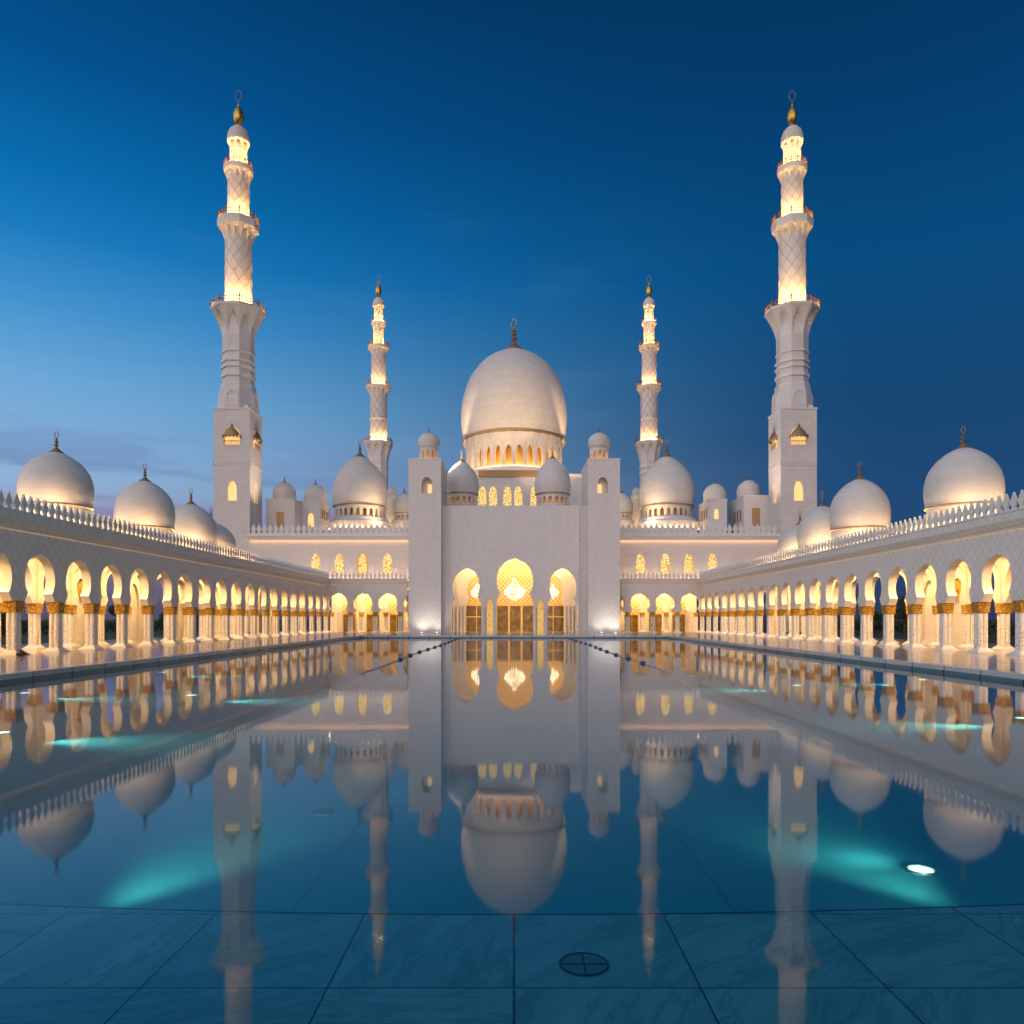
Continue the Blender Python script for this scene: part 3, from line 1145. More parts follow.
def windowed_dome(parent, cx, cy, zring, R, zdrum, nwin, label=None, ring=True, lamp=8.0, kz=1.04, glow=3.0, zlamp=None):
    d = dome(parent, cx, cy, zring, R, TALL, M_dome if R > 5 else M_sdome, label, ring, kz=kz)
    bm = bmesh.new()
    arched_drum(bm, cx, cy, zdrum, zring - .05 * R, R * .90, nwin, zdrum + .12 * (zring - zdrum), zdrum + .68 * (zring - zdrum), .30, .25 * R * .15 + .15)
    obj("drum", bm, M_in, d, 50)
    bm = bmesh.new()
    lathe(bm, [(R * .74, zdrum), (R * .74, zring - .1)], 32, cx, cy, caps=False)
    obj("gallery_wall", bm, M_winlow, d, 35)
    if glow:
        bm = bmesh.new()
        torus(bm, cx, cy, zdrum + .05, R * .82, .03 * R ** .5, 32)
        obj("gallery_light", bm, emit("drum_lamp", WARM, glow * 5), d)
    if lamp:
        bm = bmesh.new()
        torus(bm, cx, cy, zlamp or zdrum - .15 * R, R * 1.34, .06, 40)
        obj("light_ring", bm, emit("dome_lamp", (1, .62, .3), lamp * 4), d)
    return d


# large domes over the hall's sides, small ones flanking
for xp, lab in ((360, None), (666.8, None)):
    D = 192.0
    R = 27.3 * D / F
    cx = px(xp, D)
    zd = pz(517, D)
    zg = pz(502.5, D - R)
    d = windowed_dome(hall, cx, D, zg, R, pz(516, D - R), 24, lamp=10.0, glow=0, zlamp=25.72, kz=(pz(457.5, D) - zg) / (1.57 * R))
    zd = pz(516, D - R)
    bm = bmesh.new()
    lathe(bm, [(R * 1.25, 25.6), (R * 1.25, zd - 1.2), (R * 1.1, zd - 1.0), (R * 1.02, zd)], 48, cx, D)
    obj("plinth", bm, M_hall, d, 35)
for xp in (404.5, 621.5):
    D = 200.0
    R = 11.5 * D / F
    cx = px(xp, D)
    zd = pz(520, D)
    d = windowed_dome(hall, cx, D, pz(512, D - R), R, zd, 14, lamp=5.0, glow=2.0, zlamp=25.7, kz=1.12)
    bm = bmesh.new()
    lathe(bm, [(R * 1.15, 25.6), (R * 1.15, zd - .5), (R * .95, zd)], 32, cx, D)
    obj("plinth", bm, M_hall, d, 35)

# small domed turrets behind the large domes
for sx, xp, lab in ((-1, 391.5, "slim domed turret half hidden behind the hall's left large dome"), (1, 636.5, "slim domed turret half hidden behind the hall's right large dome")):
    D = 206.0
    cx = px(xp, D)
    R = 4.9 * D / F
    root = thing("turret", lab, "turret", (cx, D, 25.6), "slim turrets beside the large domes")
    zt = pz(495, D)
    bm = bmesh.new()
    lathe(bm, [(R * 1.05, 25.6), (R * 1.05, zt - 1.0), (R * 1.2, zt - .8), (R * 1.2, zt - .3), (R * .98, zt)], 24, cx, D)
    obj("shaft", bm, M_in, root, 35)
    dome(root, cx, D, zt, R, TALL, M_sdome, seg=32, ring=False)
    bm = bmesh.new()
    torus(bm, cx, D, 27.5, R * 1.6, .08, 24)
    obj("light_ring", bm, M_strip, root)


TOPT = 36.2
portal = thing("entrance_portal", "tall white marble entrance portal with two square towers and three glowing arches", "portal", (0, 160, DZ))
# floodlamps on the roofs, washing the domes and minarets with warm light
FWARM = (1.0, .66, .36)
for sx in (-1, 1):
    floodlamp(hall, (sx * 21.0, 186.0, 26.3), (GX + sx * 5, GD - 8, zr + 1), 90000, FWARM, 62)
    floodlamp(portal, (sx * 16.6, 166.3, TOPT + .75), (GX + sx * 3, GD - 13, zr - 1), 21000, FWARM, 72)
    floodlamp(hall, (sx * 30.5, 183.0, 26.2), (sx * 39, 187, 34), 5200, FWARM, 90)
    floodlamp(hall, (sx * 50.0, 164.5, 21.9), (sx * 60, 166, 56), 17000, (1.0, .74, .52), 70)


# domed roof pavilions
def pavilion(xa, xb, D, ytop, xd, rp, ycap, door, label, depth=9.0):
    X0, X1 = px(xa, D), px(xb, D)
    zt = pz(ytop, D)
    root = thing("roof_pavilion", label, "pavilion", ((X0 + X1) / 2, D + depth / 2, 21.3), "domed pavilions on the hall roof")
    bm = bmesh.new()
    box(bm, X0, X1, D, D + depth, 21.3, zt)
    box(bm, X0 - .12, X1 + .12, D - .12, D + depth + .12, zt, zt + .3)
    obj("body", bm, M_hall, root)
    xc = (X0 + X1) / 2
    R = rp * (D + depth / 2) / F
    xcd = px(xd, D + depth / 2)
    zd = zt + .9
    d = dome(root, xcd, D + depth / 2, zd, R, ONION, M_sdome, seg=40, ring=False, kz=1.12)
    bm = bmesh.new()
    lathe(bm, [(R * .98, zt + .3), (R * .94, zd - .05)], 32, xcd, D + depth / 2)
    obj("drum", bm, M_in, d, 35)
    for kind, a, b_, ya, yb_ in door:
        bm = bmesh.new()
        if kind == "front":
            box(bm, px(a, D), px(b_, D), D - .06, D + .05, pz(yb_, D), pz(ya, D))
            obj("door", bm, M_bronze, root)
        elif kind == "lit":
            panel(bm, pointed((px(a, D) + px(b_, D)) / 2, abs(px(b_, D) - px(a, D)) / 2, pz(yb_, D), pz(ya, D)), [], lambda u, v, w: (u, D - .05 + w, v), .1)
            obj("window", bm, M_niche, root)
        else:                                           # slits on the wall that faces the court's axis
            Xs = X1 if X1 < 0 else X0
            for q in range(3):
                yy = D + 2.0 + q * 2.2
                box(bm, Xs - .06, Xs + .06, yy, yy + 1.1, pz(yb_, D), pz(ya, D))
            obj("window", bm, M_bronze, root)


pavilion(266, 294.5, 171, 500, 284.5, 11.3, 480, [("front", 276.5, 284, 512, 529)], "roof pavilion with brown door, next to the left front minaret", 8)
pavilion(301, 319.5, 177, 501.5, 315.5, 11.3, 483, [("side", 0, 0, 508, 517), ("lit", 308, 314, 513, 527)], "roof pavilion between brown-doored pavilion and the left large dome", 10)
pavilion(744, 769.5, 171, 496.5, 748.5, 11.5, 475, [("front", 752, 760, 508, 526), ("side", 0, 0, 508, 520)], "roof pavilion with brown door, next to the right front minaret", 12)
pavilion(709.5, 727, 177, 500, 714.8, 11.4, 481, [("lit", 714.2, 718.4, 509, 519), ("side", 0, 0, 507, 517)], "roof pavilion with small lit window, right of the right large dome", 12)

# ------------------------------------------------------------------ entrance portal
PD, TD = 155.0, 153.0
for sx, xw in ((-1, 427), (1, 599.5)):
    xa, xb = (px(408.5, TD), px(441, TD)) if sx < 0 else (px(588, TD), px(620, TD))
    bm = bmesh.new()
    zc0, zc1 = pz(493.3, TD), pz(477, TD)
    xcw = px(426.7 if sx < 0 else 602.8, TD)
    hole = pointed(xcw, 1.13, zc0, zc1)
    panel(bm, [(xa, DZ), (xb, DZ), (xb, TOPT), (xa, TOPT)], [hole], lambda u, v, w: (u, TD + w, v), 1.6)
    box(bm, xa, xb, TD + 1.6, TD + 1.8, DZ, zc0 - .1)
    box(bm, xa, xb, TD + 1.8, TD + 14, DZ, TOPT)
    tw = obj("tower", bm, M_portal, portal, 50)
    bm = bmesh.new()
    panel(bm, pointed(xcw, 1.3, zc0 - .12, zc1 + .2), [hole], lambda u, v, w: (u, TD - .08 + w, v), .1)
    obj("window_frame", bm, M_trim, tw)
    bm = bmesh.new()           # lit pane on the side of the niche away from the axis of the court
    box(bm, xcw + (.05 if sx < 0 else -.9), xcw + (.9 if sx < 0 else -.05), TD + 1.50, TD + 1.61, zc0 + .02, zc0 + 2.1)
    obj("window", bm, M_niche, tw)
    bm = bmesh.new()
    box(bm, xa - .08, xb + .08, TD - .08, TD + 14.08, TOPT, TOPT + .25)
    obj("cornice", bm, M_trim, tw)
    # cupola
    D = TD + 5
    R = 11.0 * D / F
    cx = px(428.8 if sx < 0 else 599, D)
    zring = pz(447, D)
    d = dome(portal, cx, D, zring, R, ONION, M_sdome, seg=40, ring=False, kz=1.0)
    bm = bmesh.new()
    arched_drum(bm, cx, D, TOPT + .2, zring - .04 * R, R * .84, 10, TOPT + .4, TOPT + .2 + .7 * (zring - TOPT), .33, .25, R * .93)
    obj("drum", bm, M_in, d, 50)
    bm = bmesh.new()
    lathe(bm, [(R * .5, TOPT + .2), (R * .5, zring)], 20, cx, D, caps=False)
    obj("gallery_wall", bm, M_winlow, d, 35)
    bm = bmesh.new()
    torus(bm, cx, D, TOPT + .36, R * .66, .06, 20)
    obj("gallery_light", bm, emit("cupola_lamp", WARM, 25.0), d)

# central wall with three horseshoe arches and two slim niches
WT = pz(505.6, PD)
k = PD / F
bm = bmesh.new()
f = lambda u, v, w: (u, PD + w, v)
arches = [(-47.8 * k, 2.78, 3.17, pz(603.5, PD), pz(567, PD)), (0.9 * k, 3.78, 3.84, pz(600.5, PD), pz(557.5, PD)), (49.0 * k, 2.78, 3.17, pz(603.5, PD), pz(567, PD))]


def portal_notch(c, h, hf, z0, z1):
    return [(c - hf, DZ), (c - hf, z0 - .35)] + [p for p in horseshoe(c, h, z0, z1, hf / h)] + [(c + hf, z0 - .35), (c + hf, DZ)]


nich = [(-24.3 * k, .70), (26.6 * k, .70)]
notches = sorted([(a[0], portal_notch(*a)) for a in arches]
                 + [(c, [(c - h, DZ)] + pointed(c, h, pz(618, PD), pz(599.3, PD), 5)[:1] + pointed(c, h, pz(618, PD), pz(599.3, PD), 5)[:1:-1] + [(c + h, DZ)]) for c, h in nich])
WXL, WXR = -13.35, 13.60
outer = [(WXL, DZ)]
for c, n_ in notches:
    outer += n_
outer += [(WXR, DZ), (WXR, WT), (WXL, WT)]
panel(bm, outer, [], f, 2.4)
obj("central_wall", bm, M_portal, portal, 50)
bm = bmesh.new()
box(bm, px(441, TD), WXL, PD + .7, PD + 2.4, DZ, WT - .003)
obj("recess_wall", bm, M_portal, portal)
bm = bmesh.new()
box(bm, WXR, px(588, TD), PD + .7, PD + 2.4, DZ, WT - .003)
obj("recess_wall", bm, M_portal, portal)
bm = bmesh.new()
for c, h, hf, z0, z1 in arches:              # proud pale border round each arch
    inner = horseshoe(c, h * .995, z0, z1 - .02, hf / h)
    outl = horseshoe(c, h + .22, z0, z1 + .28, (hf + .16) / (h + .22))
    path = outl + inner[::-1]
    panel(bm, path, [], lambda u, v, w: (u, PD - .10 + w, v), .12)
obj("arch_border", bm, M_trim, portal)
# vestibule behind: pale side bays, inner wall with arches, gold mosaic wall with glazed doors
VZ = 18.5
ID, ZD_ = 163.5, 171.0
obj("vestibule_ceiling", bbox(-14.6, 14.8, PD + 2.4, ZD_, VZ, VZ + .4), M_in, portal)
bm = bmesh.new()
box(bm, -14.6, -14.2, PD + 2.4, ZD_, DZ, VZ)
box(bm, 14.4, 14.8, PD + 2.4, ZD_, DZ, VZ)
obj("vestibule_side", bm, M_in, portal)
bm = bmesh.new()
inn = [(-8.15, 2.3, 2.45, 6.3, 13.0), (.2, 4.3, 4.4, 6.8, 16.4), (8.55, 2.3, 2.45, 6.3, 13.0)]
outer = [(-14.2, DZ)]
for a in inn:
    outer += portal_notch(*a)
outer += [(14.4, DZ), (14.4, VZ), (-14.2, VZ)]
panel(bm, outer, [], lambda u, v, w: (u, ID + w, v), 1.2)
obj("inner_wall", bm, M_in, portal, 50)
bm = bmesh.new()
for sx in (-1, 1):
    for q in (11.1, 11.9, 12.7, 13.5):
        lathe(bm, [(.30, DZ), (.24, DZ + .4), (.22, 5.6), (.36, 6.2)], 10, sx * q + .2, ID - .45)
obj("pilaster", bm, M_shaft, portal, 40, kind="stuff")
obj("mosaic_wall", bbox(-14.2, 14.4, ZD_, ZD_ + .4, DZ, VZ), M_mosaic, portal)
for c, hw, nl in ((-8.6, 2.55, 2), (.3, 4.35, 3), (9.0, 2.55, 2)):
    zt = pz(606, ZD_)
    dr = obj("door", bbox(c - hw, c + hw, ZD_ - .16, ZD_ - .02, DZ + .02, zt), M_lobby, portal)
    bm = bmesh.new()
    for i in range(nl + 1):
        a = c - hw + 2 * hw * i / nl
        w = .22 if nl == 3 else .12
        box(bm, a - w, a + w, ZD_ - .34, ZD_ - .155, DZ + .02, zt)
    box(bm, c - hw - .3, c + hw + .3, ZD_ - .42, ZD_ - .14, zt, zt + .75)
    if nl == 2:
        box(bm, c - hw, c + hw, ZD_ - .30, ZD_ - .165, 3.7, 3.95)
    obj("door_frame", bm, simple("gilt_door_frame", (.80, .55, .18), .35, .35), dr)
for c, h in nich:
    bm = bmesh.new()
    box(bm, c - h - .1, c + h + .1, PD + 2.1, PD + 2.3, DZ, 8)
    obj("screen", bm, lit_window("niche_screen", 3.2, (.40, .16, .015), (1.0, .64, .18), .85), portal)
    bm = bmesh.new()
    for s in (-1, 1):
        lathe(bm, [(.40, DZ), (.33, DZ + .3), (.30, 5.0), (.42, 5.6)], 12, c + s * (h + .42), PD - .12)
    obj("pilaster", bm, M_portal, portal, 40, kind="stuff")
M_vdisc = emit("vestibule_lamp", (1.0, .62, .30), 520.0)
for xx in (-11.6, -8.2, -3.5, .2, 3.9, 8.6, 12.0):
    for D in (160.2, 167.6):
        bm = bmesh.new()
        lathe(bm, [(.4, VZ - .08), (.4, VZ - .02)], 16, xx, D)
        obj("ceiling_lamp", bm, M_vdisc, portal)

# small domes standing behind the central wall's top
for xp, rp in ((461.8, 17.0), (552.6, 18.0)):
    D = 171.0
    R = rp * D / F
    cx = px(xp, D)
    zg = pz(491.5, D - R)
    zd = pz(504, D - R)
    d = windowed_dome(portal, cx, D, zg, R, zd, 16, lamp=0, kz=(pz(462 if xp < 500 else 459, D) - zg) / (1.57 * R), glow=1.6)
    bm = bmesh.new()
    lathe(bm, [(R * .93, 24), (R * .93, zd)], 32, cx, D)
    obj("plinth", bm, M_hall, d, 35)
obj("rear_block", bbox(-14.4, 14.6, 171.6, 184, 10, 25.0), M_hall, portal)

# chandeliers
def chandelier(cx, D, z0, z1, w, label):
    root = thing("chandelier", label, "chandelier", (cx, D, VZ), "chandeliers in the entrance portal")
    bm = bmesh.new()
    tube(bm, [(cx, D, z0 + .3), (cx, D, VZ)], .05, 6)
    H = z1 - z0
    tiers = [(.16, .02), (.34, .08), (.58, .15), (.80, .23), (.95, .32), (1.0, .41), (.84, .50), (.64, .59), (.46, .69), (.30, .80), (.18, .90), (.08, .98)]
    for r, v in tiers:
        torus(bm, cx, D, z0 + v * H - .1, r * w, .05, 28)
    for a in range(8):
        an = 2 * PI * a / 8
        tube(bm, [(cx + r * w * math.cos(an), D + r * w * math.sin(an), z0 + v * H - .1) for r, v in tiers], .035, 4)
    obj("frame", bm, M_gold, root)
    bm = bmesh.new()
    for r, v in tiers:
        n = max(4, int(r * w * 2 * PI / .42))
        for i in range(n):
            an = 2 * PI * (i + rnd.random() * .4) / n
            ball(bm, (cx + r * w * math.cos(an), D + r * w * math.sin(an), z0 + v * H + rnd.uniform(-.22, .22)), rnd.uniform(.07, .15), 6, 4, 1.4)
    obj("crystal", bm, M_bulb, root, kind="stuff")


chandelier(.15, 159.6, pz(600, 159.6), pz(578.5, 159.6), 2.15, "largest crystal chandelier, glowing in the portal's central arch")
chandelier(-8.15, 166.8, pz(598, 166.8), pz(584, 166.8), 1.4, "crystal chandelier glowing inside the portal's left arch")
chandelier(8.75, 166.8, pz(597.5, 166.8), pz(585, 166.8), 1.2, "crystal chandelier glowing inside the portal's right arch")

# uplights at the feet of the towers
for i, (xp, lab) in enumerate(((421.5, "floor uplight at the left portal tower, outer one"), (437, "floor uplight at the left portal tower, inner one near the arch"),
                               (601.5, "floor uplight at the right portal tower, inner one near the arch"), (615.5, "floor uplight at the right portal tower, outer one"))):
    D = TD - 2.4
    cx = px(xp, D)
    root = thing("floor_uplight", lab, "uplight", (cx, D, DZ), "uplights at the foot of the towers")
    bm = bmesh.new()
    lathe(bm, [(.30, DZ), (.34, DZ + .05), (.30, DZ + .16), (.27, DZ + .16)], 16, cx, D)
    obj("housing", bm, M_bronze, root, 35)
    bm = bmesh.new()
    lathe(bm, [(.22, DZ + .165), (.20, DZ + .20), (.1, DZ + .22), (0, DZ + .225)], 16, cx, D)
    obj("lens", bm, M_uplens, root, 35)
    li = bpy.data.lights.new("uplight_beam", "SPOT")
    li.energy, li.color, li.spot_size, li.spot_blend, li.shadow_soft_size = (600 if i in (0, 3) else 420), (1, .88, .7), math.radians(110), 1.0, .2
    lo = bpy.data.objects.new("uplight_beam", li)
    COL.objects.link(lo)
    lo.parent = root
    lo.location = (0, 0, .3)
    lo.rotation_euler = (math.radians(180 - 38), 0, 0)     # straight up, leaning to the wall


# ------------------------------------------------------------------ minarets
def octr(a, r, z):
    q = (a + PI / 8) % (PI / 4) - PI / 8
    return r * math.cos(PI / 8) / math.cos(q) / math.cos(PI / 8)


def corbel(bm, cx, cy, z0, z1, r0, r1, ribs, octo0=False, octo1=False, steps=22):
    """flare from shaft to balcony cut by a ring of pointed arches; ribs run down between them"""
    n = ribs * 14
    off = PI / 8 if octo0 else 0

    def rf(a, r, z):
        s = (z - z0) / (z1 - z0)
        d = abs((((a - off) * ribs / (2 * PI)) % 1.0) - .5) * 2          # 0 face centre, 1 rib
        h = .86 * (1 - min(1, d / .9) ** 2.4)
        A = octr(a, r0, z) if octo0 else r0 * 1.0
        B = octr(a, r1, z) if octo1 else r1
        fl = max(0.0, s) ** 1.5
        k = min(1, max(0, (s - h) / .07))
        return A + (B - A) * fl * k
    lathe(bm, [(1, z0 + (z1 - z0) * i / steps) for i in range(steps + 1)], n, cx, cy, off, rf)


def railing(bm, cx, cy, z0, z1, r, n, octo):
    pts = []
    ph = PI / 8 if octo else 0
    N = 8 if octo else n
    cor = [(cx + r / (math.cos(PI / 8) if octo else 1) * math.cos(2 * PI * i / N + ph), cy + r / (math.cos(PI / 8) if octo else 1) * math.sin(2 * PI * i / N + ph)) for i in range(N)]
    th = (z1 - z0) * .07
    for i in range(N):
        a, b_ = cor[i], cor[(i + 1) % N]
        tube(bm, [(*a, z0), (*a, z1 + (z1 - z0) * .28)], th * 1.6, 5)
        for zz in (z0 + th, z1):
            tube(bm, [(*a, zz), (*b_, zz)], th, 4)
        m_ = 7 if octo else 3
        for j in range(1, m_):
            s = j / m_
            p = (a[0] + (b_[0] - a[0]) * s, a[1] + (b_[1] - a[1]) * s)
            tube(bm, [(*p, z0), (*p, z1)], th * .8, 4)
        # pierced panel behind the bars
        zc, hh = (z0 + z1) / 2, (z1 - z0) * .22
        tube(bm, [(*a, zc), (*b_, zc)], th * .9, 4)


def minaret(cx, cy, mpp, y_ref, spec, label, base):
    """spec heights are given as rows of an elevation drawing, mpp metres per row"""
    DD = mpp * F
    Z = lambda y, w=0.0: CZ + (HY - y) * mpp * (DD - w * mpp / 2) / DD      # rows were read on the near side of each ring
    root = thing("minaret", label, "minaret", (cx, cy, DZ), "four tall minarets")
    if base:
        hw, yb = base
        W2 = 2 * hw / mpp
        zt = Z(yb, W2)
        z_str = Z(465, W2)
        for k4 in range(4):
            a = k4 * PI / 2
            ca, sa = round(math.cos(a)), round(math.sin(a))
            bm = bmesh.new()

            def f(u, v, w, ca=ca, sa=sa):
                X, Y = u, -hw + w
                return (cx + X * ca - Y * sa, cy + X * sa + Y * ca, v)
            w1 = pointed(0, 1.05, Z(500.5, W2), Z(480.5, W2))
            zo0, zo1 = Z(444.6, W2), Z(427, W2)
            w2 = pointed(0, 1.75, zo0, zo1)
            panel(bm, [(-hw, DZ), (hw, DZ), (hw, zt), (-hw, zt)], [w1, w2], f, .9, {0, 2})
            wl = obj("wall", bm, M_min, root, 50)
            bm = bmesh.new()
            panel(bm, pointed(0, 1.1, Z(500.8, W2), Z(480.2, W2)), [], lambda u, v, w: f(u, v, .62 + w), .1)
            wd = obj("window", bm, M_niche, wl)
            bm = bmesh.new()
            panel(bm, pointed(0, 1.8, zo0 - .05, zo1 + .05), [], lambda u, v, w: f(u, v, .78 + w), .1)
            obj("lit_opening", bm, M_niche, wl)
            bm = bmesh.new()       # small gilt balcony canopy over the opening
            zc_ = zo0 + 1.75
            prof = [(1.95, zc_ - .1), (2.15, zc_ + .1), (2.1, zc_ + .3), (1.75, zc_ + .42), (1.5, zc_ + .95), (1.05, zc_ + 1.5), (.5, zc_ + 1.95), (.2, zc_ + 2.2), (.34, zc_ + 2.45), (.2, zc_ + 2.7), (0, zc_ + 3.1)]
            NS = 14
            rings = []
            for r_, z_ in prof:
                rings.append([bm.verts.new(f(r_ * math.cos(PI * q / NS), z_ - (.3 if z_ < zc_ and q % 2 else 0), -.62 * r_ * math.sin(PI * q / NS))) for q in range(NS + 1)])
            for A_, B_ in zip(rings, rings[1:]):
                for q in range(NS):
                    bm.faces.new((A_[q], A_[q + 1], B_[q + 1], B_[q]))
            for q in range(9):
                u_ = -1.6 + q * .4
                tube(bm, [f(u_, zo0 - .05, -.25), f(u_, zo0 + .75, -.25)], .05, 4)
            tube(bm, [f(-1.75, zo0 + .78, -.25), f(1.75, zo0 + .78, -.25)], .08, 5)
            obj("canopy", bm, M_bronze, wl)
            bm = bmesh.new()
            for zz in (z_str, z_str + .5):
                panel(bm, [(-hw - .1, zz), (hw + .1, zz), (hw + .1, zz + .22), (-hw - .1, zz + .22)], [], lambda u, v, w: f(u, v, -.1 + w), .12)
            obj("string_course", bm, M_trim, wl)
        bm = bmesh.new()
        box(bm, cx - hw + .9, cx + hw - .9, cy - hw + .9, cy + hw - .9, DZ, zt)
        obj("core", bm, M_min, root)
        bm = bmesh.new()
        box(bm, cx - hw - .12, cx + hw + .12, cy - hw - .12, cy + hw + .12, zt, zt + .35)
        frustum(bm, cx, cy, zt + .35, zt + 1.1, hw * .86, hw * .84)
        obj("cornice", bm, M_trim, root)
    for op in spec:
        kd = op[0]
        if kd == "lathe":
            _, name, rows, n, octo, m = op
            bm = bmesh.new()
            lathe(bm, [(w * mpp / 2, Z(y, w)) for y, w in rows], n, cx, cy, PI / 8 if n == 8 else 0)
            if n == 8:
                for v_ in bm.verts:
                    v_.co.x = cx + (v_.co.x - cx) / math.cos(PI / 8)
                    v_.co.y = cy + (v_.co.y - cy) / math.cos(PI / 8)
            obj(name, bm, m, root, 30)
        elif kd == "niches":                       # arched niches on the octagonal transition
            _, y0, y1, w = op
            r = w * mpp / 2
            for i in range(4):
                bm = bmesh.new()
                a = PI / 2 * i
                f = lambda u, v, wv, a=a: (cx + (r - wv) * math.cos(a) - u * math.sin(a), cy + (r - wv) * math.sin(a) + u * math.cos(a), v)
                out = pointed(0, r * .36, Z(y0, w), Z(y1, w))
                inn_ = pointed(0, r * .26, Z(y0, w) + .25, Z(y1, w) - .5)
                panel(bm, out, [inn_], f, .6)
                for q in range(3):
                    zz = Z(y0, w) + .6 + q * 1.0
                    panel(bm, [(-r * .24, zz), (r * .24, zz), (r * .22, zz + .35), (-r * .22, zz + .35)], [], lambda u, v, wv, f=f: f(u, v, .1 + wv), .4)
                obj("niche", bm, M_trim, root)
        elif kd == "corbel":
            _, y0, y1, w0, w1, ribs, o0, o1 = op
            bm = bmesh.new()
            corbel(bm, cx, cy, Z(y0, w0), Z(y1, w1), w0 * mpp / 2, w1 * mpp / 2, ribs, o0, o1)
            obj("corbel", bm, M_trim, root, 50)
        elif kd == "balcony":
            _, y0, y1, y2, w, octo = op            # skirt y0..y1, railing y1..y2
            r = w * mpp / 2
            bm = bmesh.new()
            lathe(bm, [(r, Z(y0, w)), (r * 1.03, Z(y0, w) + (Z(y1, w) - Z(y0, w)) * .4), (r * 1.03, Z(y1, w))], 8 if octo else 40, cx, cy, PI / 8 if octo else 0)
            if octo:
                for v_ in bm.verts:
                    v_.co.x = cx + (v_.co.x - cx) / math.cos(PI / 8)
                    v_.co.y = cy + (v_.co.y - cy) / math.cos(PI / 8)
            bl = obj("balcony", bm, M_trim, root, 30)
            bm = bmesh.new()
            railing(bm, cx, cy, Z(y1, w), Z(y2, w), r * .99, 16, octo)
            obj("railing", bm, M_rail, bl)
            bm = bmesh.new()
            torus(bm, cx, cy, Z(y1, w) + .18, r * (.90 if base else .84), .09 * (mpp / .225) ** .5, 40)
            obj("light_ring", bm, M_mstrip if base else M_rstrip, bl)
        elif kd == "shaft":
            _, y0, y1, w, turns, nr = op
            r = w * mpp / 2
            bm = bmesh.new()
            lathe(bm, [(r, Z(y0, w) - 2), (r, Z(y1, w))], 40, cx, cy)
            sh = obj("shaft", bm, M_trim, root, 35)
            if nr:
                bm = bmesh.new()
                for hnd in (-1, 1):
                    for i in range(nr):
                        a0 = 2 * PI * i / nr
                        tube(bm, [(cx + (r + .02) * math.cos(a0 + hnd * turns * 2 * PI * j / 28), cy + (r + .02) * math.sin(a0 + hnd * turns * 2 * PI * j / 28),
                                   Z(y0, w) + (Z(y1, w) - Z(y0, w)) * j / 28) for j in range(29)], .065 * (mpp / .225), 4)
                obj("lattice", bm, simple("lattice_stone", (.52, .45, .40), .5) if "lattice_stone" not in MATS else MATS["lattice_stone"], sh)
        elif kd == "lantern":
            _, y0, y1, w = op
            r = w * mpp / 2
            bm = bmesh.new()
            for i in range(8):
                a = 2 * PI * i / 8 + PI / 8
                X, Y = cx + r * .86 * math.cos(a), cy + r * .86 * math.sin(a)
                h = Z(y1, w) - Z(y0, w)
                lathe(bm, [(r * .17, Z(y0, w) - 1.2), (r * .12, Z(y0, w) + .1 * h), (r * .11, Z(y1, w) - .15 * h), (r * .2, Z(y1, w))], 8, X, Y)
            lathe(bm, [(r * .5, Z(y0, w) - 2), (r * .5, Z(y1, w))], 20, cx, cy)
            obj("lantern", bm, M_in, root, 40)
        elif kd == "top":
            _, yc, ydome, wd_, yb0, yb1, wb, yrod, yr0, yr1 = op
            r = wd_ * mpp / 2
            bm = bmesh.new()
            h = Z(ydome) - Z(yc, wd_)
            lathe(bm, [(r * .98, Z(yc, wd_) - .1), (r, Z(yc, wd_) + .12 * h), (r * .95, Z(yc, wd_) + .4 * h), (r * .78, Z(yc, wd_) + .68 * h), (r * .5, Z(yc, wd_) + .87 * h), (r * .2, Z(yc, wd_) + h)], 40, cx, cy)
            cap = obj("dome_cap", bm, M_sdome, root, 35)
            bm = bmesh.new()
            rb = wb * mpp / 2
            h = Z(yb1) - Z(yb0)
            lathe(bm, [(r * .2, Z(ydome)), (r * .16, Z(yb0))] + [(rb * (.3 + .7 * math.sin(PI * s) ** .7), Z(yb0) + h * s) for s in (.05, .15, .3, .45, .6, .75, .88, .97)]
                  + [(rb * .12, Z(yb1)), (rb * .2, Z(yb1) + .1 * h), (rb * .1, Z(yb1) + .18 * h), (rb * .06, Z(yrod)), (0, Z(yrod) + .1)], 28, cx, cy)
            obj("gold_bulb", bm, M_gold, cap, 40)
            bm = bmesh.new()
            zc = (Z(yr0) + Z(yr1)) / 2
            hh = (Z(yr1) - Z(yr0)) / 2
            tube(bm, [(cx + hh * .62 * math.cos(a), cy, zc + hh * math.sin(a)) for a in [2 * PI * i / 20 for i in range(20)]], .07 * (mpp / .225) ** .5, 5, True)
            obj("finial", bm, M_bronze, cap)
    return root


